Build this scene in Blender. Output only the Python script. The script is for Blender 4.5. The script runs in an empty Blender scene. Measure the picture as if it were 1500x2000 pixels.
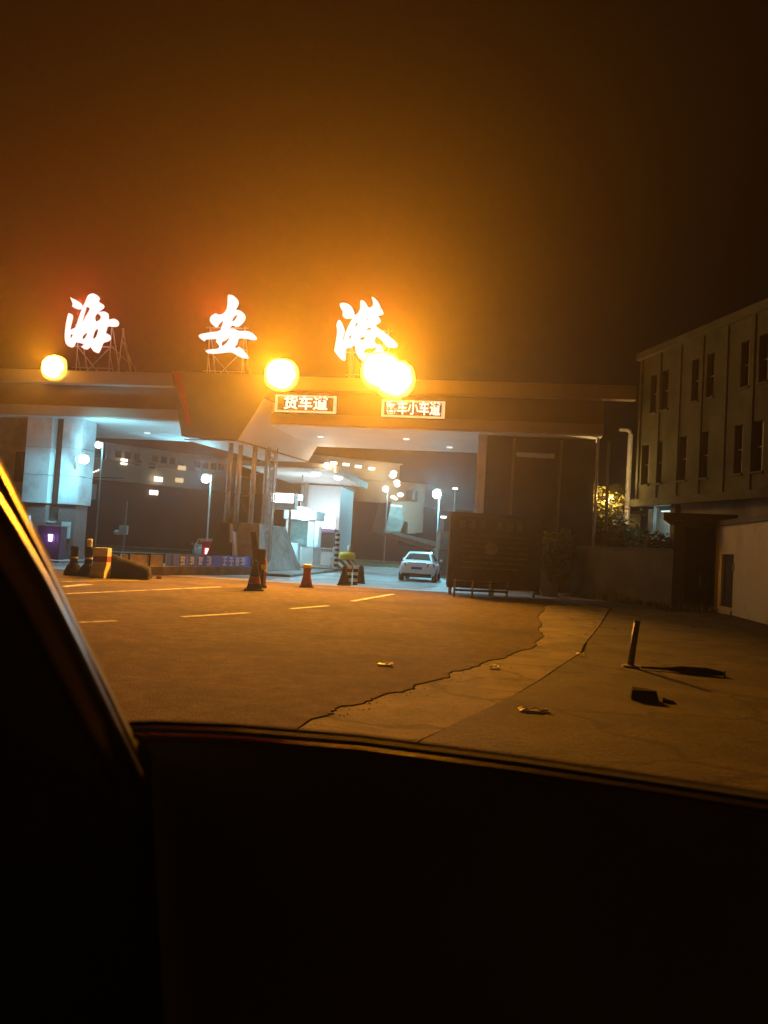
import bpy, bmesh, math, random
from mathutils import Vector, Matrix
random.seed(7)
C = bpy.context.scene
COL = C.collection
R = math.radians

# ------------------------------------------------------------------ camera
FPX, PX, PY, H = 1500.0, 750.0, 1000.0, 1.65
pt, rl = R(2.56), R(3.3)
cp, sp, ca, sa = math.cos(pt), math.sin(pt), math.cos(rl), math.sin(rl)
FW = Vector((0, cp, sp)); ZP = Vector((0, -sp, cp))
RT = Vector((1, 0, 0)) * ca + ZP * sa
UP = Vector((-1, 0, 0)) * sa + ZP * ca
cam_d = bpy.data.cameras.new('camera'); cam = bpy.data.objects.new('camera', cam_d); COL.objects.link(cam)
cam_d.sensor_fit = 'VERTICAL'; cam_d.sensor_height = 24; cam_d.lens = 24 * FPX / 2000
cam_d.clip_start = 0.02; cam_d.clip_end = 2000
M = Matrix.Identity(4)
for i in range(3):
    M[i][0] = RT[i]; M[i][1] = UP[i]; M[i][2] = -FW[i]; M[i][3] = (0, 0, H)[i]
cam.matrix_world = M
cam_d.dof.use_dof = True; cam_d.dof.focus_distance = 26.0; cam_d.dof.aperture_fstop = cam_d.lens / 5.5
C.camera = cam

def ray(x, y): return FW + RT * ((x - PX) / FPX) + UP * ((PY - y) / FPX)
def G(x, y, z=0.0):
    d = ray(x, y); t = (z - H) / d.z
    return Vector((d.x * t, d.y * t, z))
def D(x, y, Y):
    d = ray(x, y); t = Y / d.y
    return Vector((d.x * t, Y, H + d.z * t))

# ------------------------------------------------------------------ world, exposure
w = bpy.data.worlds.new('World'); C.world = w; w.use_nodes = True
nt = w.node_tree; nt.nodes.clear()
out = nt.nodes.new('ShaderNodeOutputWorld'); bg = nt.nodes.new('ShaderNodeBackground')
sky = nt.nodes.new('ShaderNodeTexSky'); sky.sky_type = 'NISHITA'; sky.sun_disc = False
sky.sun_elevation = R(-8); sky.sun_rotation = R(200)
bg2 = nt.nodes.new('ShaderNodeBackground'); add = nt.nodes.new('ShaderNodeAddShader')
nt.links.new(sky.outputs[0], bg.inputs[0]); bg.inputs[1].default_value = 0.004
bg2.inputs[0].default_value = (0.62, 0.34, 0.12, 1); bg2.inputs[1].default_value = 0.004   # city glow on low cloud
nt.links.new(bg.outputs[0], add.inputs[0]); nt.links.new(bg2.outputs[0], add.inputs[1]); nt.links.new(add.outputs[0], out.inputs[0])
C.view_settings.view_transform = 'Standard'; C.view_settings.look = 'None'
C.view_settings.exposure = 0.0; C.view_settings.gamma = 1.0
C.cycles.max_bounces = 6; C.cycles.diffuse_bounces = 2; C.cycles.glossy_bounces = 2
C.cycles.volume_bounces = 0; C.cycles.transmission_bounces = 3; C.cycles.transparent_max_bounces = 6
C.cycles.use_denoising = True; C.cycles.sample_clamp_indirect = 4.0; C.cycles.use_adaptive_sampling = False
try: C.cycles.denoising_input_passes = 'RGB_ALBEDO_NORMAL'; C.cycles.denoising_prefilter = 'ACCURATE'
except Exception: pass

# ------------------------------------------------------------------ materials
def mat(name, col, rough=0.8, metal=0.0, var=0.25, scale=3.0, bump=0.0, spec=0.3, stain=None, sscale=0.6, crack=0.0, grit=0.0):
    m = bpy.data.materials.new(name); m.use_nodes = True; n = m.node_tree; L = n.links
    p = n.nodes['Principled BSDF']; p.inputs['Roughness'].default_value = rough; p.inputs['Metallic'].default_value = metal
    p.inputs['Specular IOR Level'].default_value = spec
    tc = n.nodes.new('ShaderNodeTexCoord')
    nz = n.nodes.new('ShaderNodeTexNoise'); nz.inputs['Scale'].default_value = scale; nz.inputs['Detail'].default_value = 6
    L.new(tc.outputs['Object'], nz.inputs['Vector'])
    mx = n.nodes.new('ShaderNodeMix'); mx.data_type = 'RGBA'
    mx.inputs[6].default_value = (*[c * (1 - var) for c in col], 1); mx.inputs[7].default_value = (*[min(1, c * (1 + var)) for c in col], 1)
    rp = n.nodes.new('ShaderNodeMapRange'); rp.inputs[1].default_value = 0.3; rp.inputs[2].default_value = 0.7
    L.new(nz.outputs[0], rp.inputs[0]); L.new(rp.outputs[0], mx.inputs[0]); last = mx.outputs[2]
    if stain:
        n2 = n.nodes.new('ShaderNodeTexNoise'); n2.inputs['Scale'].default_value = sscale; n2.inputs['Detail'].default_value = 8
        n2.inputs['Roughness'].default_value = 0.65; L.new(tc.outputs['Object'], n2.inputs['Vector'])
        r2 = n.nodes.new('ShaderNodeMapRange'); r2.inputs[1].default_value = 0.48; r2.inputs[2].default_value = 0.62
        L.new(n2.outputs[0], r2.inputs[0])
        m2 = n.nodes.new('ShaderNodeMix'); m2.data_type = 'RGBA'; L.new(r2.outputs[0], m2.inputs[0]); L.new(last, m2.inputs[6])
        m2.inputs[7].default_value = (*stain, 1); last = m2.outputs[2]
    if grit:
        n4 = n.nodes.new('ShaderNodeTexNoise'); n4.inputs['Scale'].default_value = 38; n4.inputs['Detail'].default_value = 3; L.new(tc.outputs['Object'], n4.inputs['Vector'])
        r4 = n.nodes.new('ShaderNodeMapRange'); r4.inputs[1].default_value = 0.35; r4.inputs[2].default_value = 0.65; r4.inputs[3].default_value = 1-grit; r4.inputs[4].default_value = 1+grit; L.new(n4.outputs[0], r4.inputs[0])
        v4 = n.nodes.new('ShaderNodeVectorMath'); v4.operation = 'SCALE'; L.new(last, v4.inputs[0]); L.new(r4.outputs[0], v4.inputs['Scale']); last = v4.outputs[0]
    if crack:
        wn = n.nodes.new('ShaderNodeTexNoise'); wn.inputs['Scale'].default_value = 1.3; wn.inputs['Detail'].default_value = 5; L.new(tc.outputs['Object'], wn.inputs['Vector'])
        va = n.nodes.new('ShaderNodeVectorMath'); va.operation = 'MULTIPLY_ADD'; L.new(wn.outputs[1], va.inputs[0]); va.inputs[1].default_value = (1.1,1.1,0); L.new(tc.outputs['Object'], va.inputs[2])
        vo = n.nodes.new('ShaderNodeTexVoronoi'); vo.feature = 'DISTANCE_TO_EDGE'; vo.inputs['Scale'].default_value = crack; L.new(va.outputs[0], vo.inputs['Vector'])
        r5 = n.nodes.new('ShaderNodeMapRange'); r5.inputs[1].default_value = 0.0; r5.inputs[2].default_value = 0.022*crack/0.4; r5.inputs[3].default_value = 0.35; r5.inputs[4].default_value = 1.0; L.new(vo.outputs['Distance'], r5.inputs[0])
        v5 = n.nodes.new('ShaderNodeVectorMath'); v5.operation = 'SCALE'; L.new(last, v5.inputs[0]); L.new(r5.outputs[0], v5.inputs['Scale']); last = v5.outputs[0]
    L.new(last, p.inputs['Base Color'])
    if bump:
        b = n.nodes.new('ShaderNodeBump'); b.inputs['Strength'].default_value = bump; b.inputs['Distance'].default_value = 0.02
        n3 = n.nodes.new('ShaderNodeTexNoise'); n3.inputs['Scale'].default_value = scale * 12; n3.inputs['Detail'].default_value = 4
        L.new(tc.outputs['Object'], n3.inputs['Vector']); L.new(n3.outputs[0], b.inputs['Height']); L.new(b.outputs[0], p.inputs['Normal'])
    return m
def emis(name, col, s):
    m = bpy.data.materials.new(name); m.use_nodes = True; n = m.node_tree; n.nodes.clear()
    e = n.nodes.new('ShaderNodeEmission'); e.inputs[0].default_value = (*col, 1); e.inputs[1].default_value = s
    o = n.nodes.new('ShaderNodeOutputMaterial'); n.links.new(e.outputs[0], o.inputs[0])
    return m
def stripes(name, c1, c2, scale, direction=(0, 0, 1), rough=0.5):
    m = bpy.data.materials.new(name); m.use_nodes = True; n = m.node_tree; L = n.links; p = n.nodes['Principled BSDF']
    p.inputs['Roughness'].default_value = rough
    tc = n.nodes.new('ShaderNodeTexCoord'); dt = n.nodes.new('ShaderNodeVectorMath'); dt.operation = 'DOT_PRODUCT'
    dt.inputs[1].default_value = direction; L.new(tc.outputs['Object'], dt.inputs[0])
    mu = n.nodes.new('ShaderNodeMath'); mu.operation = 'MULTIPLY'; mu.inputs[1].default_value = scale; L.new(dt.outputs['Value'], mu.inputs[0])
    fr = n.nodes.new('ShaderNodeMath'); fr.operation = 'FRACT'; L.new(mu.outputs[0], fr.inputs[0])
    gt = n.nodes.new('ShaderNodeMath'); gt.operation = 'GREATER_THAN'; gt.inputs[1].default_value = 0.5; L.new(fr.outputs[0], gt.inputs[0])
    mx = n.nodes.new('ShaderNodeMix'); mx.data_type = 'RGBA'; L.new(gt.outputs[0], mx.inputs[0])
    mx.inputs[6].default_value = (*c1, 1); mx.inputs[7].default_value = (*c2, 1); L.new(mx.outputs[2], p.inputs['Base Color'])
    return m

asphalt = mat('asphalt', (0.142, 0.102, 0.070), 0.92, var=0.3, scale=4.0, bump=0.8, spec=0.1, stain=(0.082, 0.064, 0.046), sscale=0.35, grit=0.3)
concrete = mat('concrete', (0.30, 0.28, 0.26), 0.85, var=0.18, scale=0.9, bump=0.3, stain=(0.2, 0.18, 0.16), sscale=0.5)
apron_m = mat('apron_concrete', (0.33, 0.32, 0.31), 0.55, var=0.18, scale=0.5, bump=0.2, spec=0.5, stain=(0.16, 0.16, 0.16), sscale=0.35)
gutter_m = mat('gutter_concrete', (0.23, 0.185, 0.135), 0.92, var=0.3, scale=1.6, bump=0.5, stain=(0.13, 0.11, 0.09), sscale=0.9, crack=0.5, grit=0.2)
paving_m = mat('worn_paving', (0.095, 0.075, 0.055), 0.92, var=0.3, scale=1.3, bump=0.5, stain=(0.05, 0.04, 0.03), sscale=0.7, crack=0.42, grit=0.3)
soil_m = mat('soil', (0.05, 0.042, 0.032), 0.95, var=0.4, scale=4, bump=0.8)
grass_m = mat('grass_ground', (0.10, 0.09, 0.035), 0.95, var=0.4, scale=1.2, bump=0.8)
paint_w = mat('road_paint', (0.62, 0.60, 0.55), 0.7, var=0.3, scale=5, stain=(0.25, 0.23, 0.2), sscale=3)
water_m = mat('water', (0.012, 0.014, 0.015), 0.15, var=0.2, scale=0.3, bump=0.6, spec=0.5)
panel_grey = mat('fascia_panel', (0.21, 0.175, 0.13), 0.6, var=0.08, scale=0.8)
panel_lite = mat('fascia_trim', (0.36, 0.30, 0.23), 0.55, var=0.08, scale=0.8)
soffit_m = mat('soffit_panel', (0.74, 0.74, 0.73), 0.6, var=0.05, scale=0.6)
red_m = mat('red_trim_reflection', (0.55, 0.03, 0.02), 0.45, var=0.1)
clad_m = mat('pillar_cladding', (0.66, 0.67, 0.68), 0.5, var=0.07, scale=0.8, stain=(0.5, 0.5, 0.5), sscale=0.8)
brick_m = mat('brown_tile', (0.20, 0.14, 0.13), 0.6, var=0.15, scale=6)
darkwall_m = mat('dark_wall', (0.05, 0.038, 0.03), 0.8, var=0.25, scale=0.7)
glass_d = mat('dark_glass', (0.04, 0.045, 0.04), 0.18, var=0.1, spec=0.6)
steel = mat('steel', (0.45, 0.43, 0.40), 0.38, 0.85, var=0.15, scale=4)
steel_paint = mat('painted_steel', (0.36, 0.33, 0.30), 0.5, 0.2, var=0.15)
black_m = mat('black_rubber', (0.014, 0.013, 0.012), 0.85, var=0.2, spec=0.1)
cabin_m = mat('cabin_plastic', (0.14, 0.19, 0.15), 0.75, var=0.2, spec=0.2)
trim_m = mat('glossy_trim', (0.42, 0.40, 0.38), 0.36, 1.0, var=0.1, spec=0.9)
wall_m = mat('render_wall', (0.135, 0.14, 0.085), 0.9, var=0.15, scale=0.8, bump=0.2, stain=(0.095, 0.10, 0.06), sscale=0.5)
wallw_m = mat('white_render', (0.68, 0.60, 0.42), 0.85, var=0.08, scale=0.8, bump=0.15, stain=(0.58, 0.50, 0.34), sscale=0.8)
wallg_m = mat('grey_block_wall', (0.15, 0.145, 0.125), 0.9, var=0.2, scale=1.0, bump=0.3, stain=(0.12, 0.115, 0.10), sscale=0.7)
shut_m = mat('rusty_shutter', (0.05, 0.045, 0.04), 0.7, var=0.3, scale=3)
shipw_m = mat('ship_white', (0.56, 0.48, 0.36), 0.5, var=0.08, scale=0.2, stain=(0.42, 0.38, 0.32), sscale=0.15)
hull_m = mat('ship_hull', (0.065, 0.04, 0.045), 0.6, var=0.25, scale=0.2)
carw = mat('white_car_paint', (0.75, 0.74, 0.76), 0.25, var=0.02, spec=0.6)
cars_m = mat('silver_car_paint', (0.45, 0.45, 0.46), 0.3, 0.3, var=0.02, spec=0.6)
tail_m = mat('tail_lens', (0.35, 0.02, 0.02), 0.2, var=0.1, spec=0.6)
rubber = mat('tyre_rubber', (0.02, 0.02, 0.02), 0.8, var=0.2)
yellow_m = mat('yellow_plastic', (0.80, 0.48, 0.03), 0.5, var=0.1)
orange_m = mat('faded_orange_plastic', (0.42, 0.10, 0.03), 0.6, var=0.25, scale=6, stain=(0.16, 0.05, 0.025), sscale=6)
white_m = mat('white_plastic', (0.84, 0.80, 0.76), 0.55, var=0.1, scale=6)
banner_m = mat('blue_banner', (0.12, 0.20, 0.70), 0.7, var=0.12, scale=3)
boothw = mat('booth_white', (0.78, 0.80, 0.80), 0.45, var=0.05)
leaf_m = mat('leaves', (0.15, 0.145, 0.045), 0.5, var=0.5, scale=5)
palm_m = mat('palm_leaves', (0.26, 0.22, 0.06), 0.55, var=0.35, scale=5)
bark_m = mat('bark', (0.13, 0.10, 0.07), 0.9, var=0.3, scale=8, bump=0.6)
box_m = mat('machine_housing', (0.08, 0.05, 0.11), 0.45, var=0.15)
sign_bg = mat('signboard', (0.06, 0.045, 0.06), 0.6, var=0.2, scale=1.2)
letter_dim = mat('faded_lettering', (0.13, 0.12, 0.085), 0.7, var=0.2)
letter_w = mat('white_lettering', (0.70, 0.68, 0.72), 0.7, var=0.1)
paper_m = mat('paper', (0.8, 0.78, 0.72), 0.35, var=0.05, scale=20, spec=0.8)
_n = paper_m.node_tree; _t = _n.nodes.new('ShaderNodeBsdfTranslucent'); _t.inputs[0].default_value = (0.85,0.83,0.78,1); _x = _n.nodes.new('ShaderNodeMixShader'); _x.inputs[0].default_value = 0.7
_n.links.new(_n.nodes['Principled BSDF'].outputs[0], _x.inputs[1]); _n.links.new(_t.outputs[0], _x.inputs[2]); _n.links.new(_x.outputs[0], _n.nodes['Material Output'].inputs[0])
bw_band = stripes('black_white_bands', (0.02, 0.02, 0.02), (0.75, 0.73, 0.7), 3.4)
bw_diag = stripes('black_white_chevrons', (0.03, 0.03, 0.03), (0.75, 0.68, 0.45), 3.2, (0.7, 0.35, 0.7))
kerb_st = stripes('striped_kerb', (0.05, 0.05, 0.05), (0.7, 0.68, 0.6), 0.62, (1, 0.8, 0.0))
rw_band = stripes('red_white_bands', (0.45, 0.07, 0.04), (0.72, 0.62, 0.52), 1.45)
E_sod = emis('sodium_glass', (1.0, 0.50, 0.065), 26)
_n = E_sod.node_tree; _e = _n.nodes['Emission']; _tc = _n.nodes.new('ShaderNodeTexCoord'); _nz = _n.nodes.new('ShaderNodeTexNoise'); _nz.inputs['Scale'].default_value = 2.2
_n.links.new(_tc.outputs['Object'], _nz.inputs['Vector']); _ln = _n.nodes.new('ShaderNodeVectorMath'); _ln.operation = 'LENGTH'; _n.links.new(_tc.outputs['Object'], _ln.inputs[0])
_ad = _n.nodes.new('ShaderNodeMath'); _ad.operation = 'MULTIPLY_ADD'; _n.links.new(_nz.outputs[0], _ad.inputs[0]); _ad.inputs[1].default_value = 0.30; _n.links.new(_ln.outputs['Value'], _ad.inputs[2])
_cr = _n.nodes.new('ShaderNodeValToRGB'); _n.links.new(_ad.outputs[0], _cr.inputs[0]); _el = _cr.color_ramp.elements   # soft edge of the glare put into the glow: hot core, dimmer rim
_el[0].position = 0.60; _el[0].color = (1,1,1,1); _el[1].position = 0.84; _el[1].color = (0.03,0.03,0.03,1); _k = _el.new(0.72); _k.color = (0.14,0.14,0.14,1)
_mu = _n.nodes.new('ShaderNodeMath'); _mu.operation = 'MULTIPLY'; _mu.inputs[1].default_value = 40; _n.links.new(_cr.outputs[0], _mu.inputs[0]); _n.links.new(_mu.outputs[0], _e.inputs[1])
E_red = emis('red_neon_face', (1.0, 0.60, 0.58), 1.9)
E_led = emis('led_letters', (1.0, 0.62, 0.45), 2.2)
E_ledf = emis('led_border', (1.0, 0.50, 0.25), 1.1)
E_cy = emis('cool_lamp_glass', (0.75, 0.95, 1.0), 14)
E_scr = emis('lit_sign_face', (0.88, 0.97, 1.0), 4.0)
E_small = emis('small_bulb', (1.0, 0.92, 0.75), 3)
E_warm = emis('warm_strip', (1.0, 0.75, 0.42), 0.75)
E_glyph = emis('led_glyph', (1.0, 0.6, 0.85), 5)
E_tube = emis('cool_tube', (0.75, 0.98, 1.0), 1.1)

# ------------------------------------------------------------------ mesh helpers
class B:
    def __init__(s): s.bm = bmesh.new()
    def box(s, x0, x1, y0, y1, z0, z1):
        v = [s.bm.verts.new(p) for p in ((x0,y0,z0),(x1,y0,z0),(x1,y1,z0),(x0,y1,z0),(x0,y0,z1),(x1,y0,z1),(x1,y1,z1),(x0,y1,z1))]
        for f in ((0,1,5,4),(1,2,6,5),(2,3,7,6),(3,0,4,7),(4,5,6,7),(3,2,1,0)): s.bm.faces.new([v[i] for i in f])
        return s
    def hexa(s, P):
        v = [s.bm.verts.new(p) for p in P]
        for f in ((0,1,5,4),(1,2,6,5),(2,3,7,6),(3,0,4,7),(4,5,6,7),(3,2,1,0)): s.bm.faces.new([v[i] for i in f])
        return s
    def prism(s, base, z0, z1):       # polygon (x,y) raised z0..z1
        a = [s.bm.verts.new((p[0], p[1], z0)) for p in base]; b = [s.bm.verts.new((p[0], p[1], z1)) for p in base]
        n = len(base)
        for i in range(n): s.bm.faces.new((a[i], a[(i+1)%n], b[(i+1)%n], b[i]))
        s.bm.faces.new(a[::-1]); s.bm.faces.new(b); return s
    def quad(s, *P):
        s.bm.faces.new([s.bm.verts.new(p) for p in P]); return s
    def tube(s, pts, r, n=10, rs=None):
        pts = [Vector(p) for p in pts]; rings = []
        for i, p in enumerate(pts):
            t = (pts[min(i+1, len(pts)-1)] - pts[max(i-1, 0)]).normalized()
            a = t.cross(Vector((0, 0, 1)));
            if a.length < 0.05: a = t.cross(Vector((0, 1, 0)))
            a.normalize(); b = t.cross(a); rr = rs[i] if rs else r
            rings.append([s.bm.verts.new(p + (a * math.cos(k*2*math.pi/n) + b * math.sin(k*2*math.pi/n)) * rr) for k in range(n)])
        for i in range(len(rings)-1):
            for k in range(n): s.bm.faces.new((rings[i][k], rings[i][(k+1)%n], rings[i+1][(k+1)%n], rings[i+1][k]))
        s.bm.faces.new(rings[0][::-1]); s.bm.faces.new(rings[-1]); return s
    def lathe(s, prof, c=(0,0,0), n=20):   # (r,z) pairs
        rings = [[s.bm.verts.new((c[0]+r*math.cos(k*2*math.pi/n), c[1]+r*math.sin(k*2*math.pi/n), c[2]+z)) for k in range(n)] for r, z in prof]
        for i in range(len(rings)-1):
            for k in range(n): s.bm.faces.new((rings[i][k], rings[i][(k+1)%n], rings[i+1][(k+1)%n], rings[i+1][k]))
        s.bm.faces.new(rings[0][::-1]); s.bm.faces.new(rings[-1]); return s
    def rings(s, RR):
        vs = [[s.bm.verts.new(p) for p in r] for r in RR]; n = len(vs[0])
        for i in range(len(vs)-1):
            for k in range(n): s.bm.faces.new((vs[i][k], vs[i][(k+1)%n], vs[i+1][(k+1)%n], vs[i+1][k]))
        s.bm.faces.new(vs[0][::-1]); s.bm.faces.new(vs[-1]); return s
    def done(s, name, m, parent=None, bevel=0, smooth=False, sub=0, label=None):
        bmesh.ops.recalc_face_normals(s.bm, faces=s.bm.faces)
        me = bpy.data.meshes.new(name); s.bm.to_mesh(me); s.bm.free(); me.materials.append(m)
        o = bpy.data.objects.new(name, me); COL.objects.link(o); o.parent = parent
        if bevel:
            b = o.modifiers.new('b', 'BEVEL'); b.width = bevel; b.segments = 2; b.limit_method = 'ANGLE'
        if sub:
            b = o.modifiers.new('s', 'SUBSURF'); b.levels = sub; b.render_levels = sub
        if smooth:
            for p in me.polygons: p.use_smooth = True
        if label: o['label'] = label
        return o
def tag(o, label, cat, group=None):
    o['label'] = label; o['category'] = cat
    if group: o['group'] = group
    return o
def thing(name, label, cat, loc=(0,0,0), rz=0.0, group=None):
    o = bpy.data.objects.new(name, None); COL.objects.link(o); o.empty_display_size = 0.3
    o.location = loc; o.rotation_euler = (0, 0, rz); return tag(o, label, cat, group)
def struct(o, kind='structure'): o['kind'] = kind; return o
def copy_tree(o, parent=None):
    c = o.copy(); COL.objects.link(c); c.parent = parent
    for ch in list(o.children): copy_tree(ch, c)
    return c
def light(name, parent, loc, power, col, size=0.15, kind='POINT', target=None, spot=None, blend=0.6):
    d = bpy.data.lights.new(name, kind); d.energy = power; d.color = col
    if kind == 'AREA': d.shape = 'SQUARE'; d.size = size
    else: d.shadow_soft_size = size
    if kind == 'SPOT': d.spot_size = R(spot or 120); d.spot_blend = blend
    o = bpy.data.objects.new(name, d); COL.objects.link(o); o.parent = parent; o.location = loc
    if target is not None:
        v = Vector(target) - Vector(loc); o.rotation_euler = v.to_track_quat('-Z', 'Y').to_euler()
    return o
def text_mesh(name, s, size, m, parent, loc, bold=0.0, depth=0.02, width=None):
    c = bpy.data.curves.new(name, 'FONT'); c.body = s; c.size = size; c.extrude = depth; c.offset = bold
    c.align_x = 'CENTER'; c.align_y = 'CENTER'
    t = bpy.data.objects.new(name, c); COL.objects.link(t)
    dg = bpy.context.evaluated_depsgraph_get(); dg.update()
    me = bpy.data.meshes.new_from_object(t.evaluated_get(dg)); bpy.data.objects.remove(t)
    if width:
        xs = [v.co.x for v in me.vertices]; k = width / (max(xs) - min(xs))
        for v in me.vertices: v.co.x *= k
    me.materials.clear(); me.materials.append(m)
    for v in me.vertices: v.co = Vector((v.co.x, -v.co.z, v.co.y))
    o = bpy.data.objects.new(name, me); COL.objects.link(o); o.parent = parent; o.location = loc
    return o
def glyph(b, cx, cz, sz, y, rnd, t=0.14):          # worn, unreadable character made of strokes
    h = sz / 2; w_ = sz * t / 2
    for k in range(3):
        z = cz - h*0.8 + k*h*0.8 + rnd.uniform(-.08, .08)*sz; a = rnd.uniform(.55, 1)*h*0.9
        b.box(cx-a, cx+a, y-0.012, y, z-w_, z+w_)
    for k in range(2):
        x = cx + rnd.uniform(-.7, .7)*h; z0 = cz - h*rnd.uniform(.5, .95); z1 = cz + h*rnd.uniform(.5, .95)
        b.box(x-w_, x+w_, y-0.016, y-0.0125, z0, z1)

class Fr:
    def __init__(s, ox, oy, deg): s.o = Vector((ox, oy, 0)); s.r = R(deg); s.U = Vector((math.cos(s.r), math.sin(s.r), 0)); s.V = Vector((-math.sin(s.r), math.cos(s.r), 0))
    def w(s, u, v, z=0.0): return s.o + s.U*u + s.V*v + Vector((0, 0, z))
    def inv(s, x, y, v=0.0):
        d = ray(x, y); t = (v + s.o.dot(s.V)) / d.dot(s.V); P = Vector((0, 0, H)) + d*t - s.o
        return P.dot(s.U), P.z

# ================================================================== SETTING
b = B(); b.quad((-320,-40,0),(320,-40,0),(320,80,0),(-320,80,0)); struct(b.done('ground', soil_m))
b = B(); b.quad((-320,80,-1.6),(320,80,-1.6),(320,560,-1.6),(-320,560,-1.6)); struct(b.done('water', water_m))
b = B(); b.box(-320,320,79.6,80.2,-3.0,0.15); struct(b.done('quay_wall', concrete))
gate = Fr(-7, 36, -8)
# asphalt road with an irregular right edge
edge = [(610,1412),(680,1385),(760,1362),(830,1340),(890,1318),(950,1298),(1000,1283),(1050,1262),(1058,1240),(1052,1215),(1060,1190),(1085,1176)]
ep = [G(x, y) for x, y in edge]; rr = random.Random(3); fine = []
for i in range(len(ep)-1):
    for k in range(16):
        t = k/16; p = ep[i].lerp(ep[i+1], t); q_ = (i*16+k)*.37; fine.append((p.x + rr.uniform(-.03,.03) + .05*math.sin(q_), p.y + .03*math.sin(q_*1.7)))
fine.append((ep[-1].x, ep[-1].y))
apr_y = 29.3
road = [(-60,-20),(-3.2,-20),(-1.6,2)] + fine + [(fine[-1][0], apr_y), (-60, apr_y+2.0)]
b = B(); b.prism(road, -0.05, 0.042); struct(b.done('road', asphalt))
# concrete apron under and behind the gate
b = B(); b.prism([(-60,31.4),(fine[-1][0]+0.2,29.3),(12,29.3),(12,62),(-60,62)], -0.05, 0.034); struct(b.done('apron', apron_m))
# gutter strip between road and paving
seam = [G(x, y) for x, y in [(800,1462),(887,1420),(940,1395),(1000,1365),(1050,1335),(1100,1300),(1134,1278),(1140,1262),(1170,1225),(1190,1190)]]
g2 = [(p.x, p.y) for p in seam]
b = B(); b.prism([(-3.2,-20),(-1.7,2)] + [(x+0.02,y) for x,y in fine] + [(g2[-1][0], fine[-1][1]+0.1)] + g2[::-1] + [(-0.6,2),(-1.5,-20)], -0.05, 0.032); struct(b.done('gutter', gutter_m))
g3 = [(x+0.07+rr.uniform(-.02,.03), y) for x, y in g2]
b = B(); b.prism([(-1.42,-20),(-0.52,2)] + g3 + [(30,g3[-1][1]),(30,-20)], -0.05, 0.07); struct(b.done('pavement', paving_m))
b = B(); b.prism([(g3[-1][0],g3[-1][1]+0.02),(30,g3[-1][1]+0.02),(30,40),(12.02,40),(12.02,29.28),(fine[-1][0]+0.3,29.28)], -0.05, 0.05); struct(b.done('verge', soil_m))
b = B(); b.prism([(-75,46),(-12,46),(-5,60),(30,62),(30,79),(-75,79)], 0.0, 0.06); struct(b.done('grass_bank', grass_m))
# faint joints over the paving
# road markings
def line(p, q, wd, name='lane_marking'):
    a, c = G(*p, 0.030), G(*q, 0.030); t = (c-a).normalized(); n = Vector((-t.y, t.x, 0))*wd/2
    bb = B(); bb.prism([(a-n)[:2], (c-n)[:2], (c+n)[:2], (a+n)[:2]], 0.038, 0.046); return struct(bb.done(name, paint_w))
line((150,1217),(228,1214),0.15); line((355,1206),(485,1198),0.15); line((568,1190),(640,1184),0.15); line((688,1175),(768,1161),0.15)
line((120,1161),(430,1147),0.16); line((122,1147),(173,1142),0.28); line((105,1137),(270,1134),0.10)
# tyre-worn cyan lit apron marks
for (p, q) in [((525,1112),(600,1113)),((530,1133),(640,1128)),((800,1148),(866,1152))]:
    a, c = G(*p, .034), G(*q, .034); t = (c-a).normalized(); n = Vector((-t.y, t.x, 0))*0.2
    bb = B(); bb.prism([(a-n)[:2], (c-n)[:2], (c+n)[:2], (a+n)[:2]], 0.030, 0.038); struct(bb.done('lane_marking', paint_w))

# ================================================================== GATE
T = thing('port_gate', 'wide concrete port entrance gate with flat roof beam, angular centre wedge and clad pillars', 'gate', gate.w(0,0), gate.r)
def section(u0, u1, uu):
    b = B(); b.box(u0, u1, 0.0, 7.0, 7.05, 9.0); b.done('roof_beam', panel_grey, T)
    b = B(); b.box(u0, uu, -0.45, -0.003, 8.62, 9.25); b.done('parapet', panel_lite, T, 0.03)
    b = B(); b.box(u0, u1, -0.30, -0.003, 7.05, 7.55); b.done('lower_fascia', panel_lite, T, 0.03)
    b = B(); b.box(u0+0.05, u1-0.05, -0.25, 7.0, 6.99, 7.045); b.done('soffit', soffit_m, T)
section(-17.5, -2.9, -3.05); section(1.55, 16.6, 17.9)
# centre wedge, underside skewed to the right going back
for nm, P in {'wedge': ([(-3.3,9.28),(-2.6,6.25),(0.12,6.18),(1.9,9.28)], [(-1.8,9.28),(-1.1,6.2),(1.62,6.15),(3.3,9.28)])}.items():
    f, k = P; b = B(); bm = b.bm
    F = [bm.verts.new((u, -0.62, z)) for u, z in f]; K = [bm.verts.new((u, 7.02, z)) for u, z in k]
    for i in range(4): bm.faces.new((F[i], F[(i+1)%4], K[(i+1)%4], K[i]))
    bm.faces.new(F); bm.faces.new(K[::-1]); b.done(nm, panel_grey, T)
b = B(); b.hexa([(-2.36,-0.68,6.8),(-2.16,-0.68,6.8),(-2.16,-0.623,6.8),(-2.36,-0.623,6.8),(-3.22,-0.68,9.27),(-2.86,-0.68,9.27),(-2.86,-0.623,9.27),(-3.22,-0.623,9.27)]); b.done('red_strip', red_m, T)  # painted strip whose red also holds the roof sign's reflection
b = B(); b.hexa([(-2.5,-0.55,6.10),(0.05,-0.55,6.10),(1.52,6.9,6.08),(-1.0,6.9,6.08),(-2.5,-0.55,6.14),(0.05,-0.55,6.14),(1.52,6.9,6.12),(-1.0,6.9,6.12)]); b.done('wedge_soffit', soffit_m, T)
b = B()
P = [(0.135,-0.6,6.20),(1.26,-0.6,8.15),(2.72,6.98,8.15),(1.635,6.98,6.17)]
n_ = Vector((0.87, 0, -0.5))*0.03
b.hexa([Vector(p)+n_*0.15 for p in P] + [Vector(p)+n_ for p in P]); b.done('wedge_side', soffit_m, T)
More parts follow.
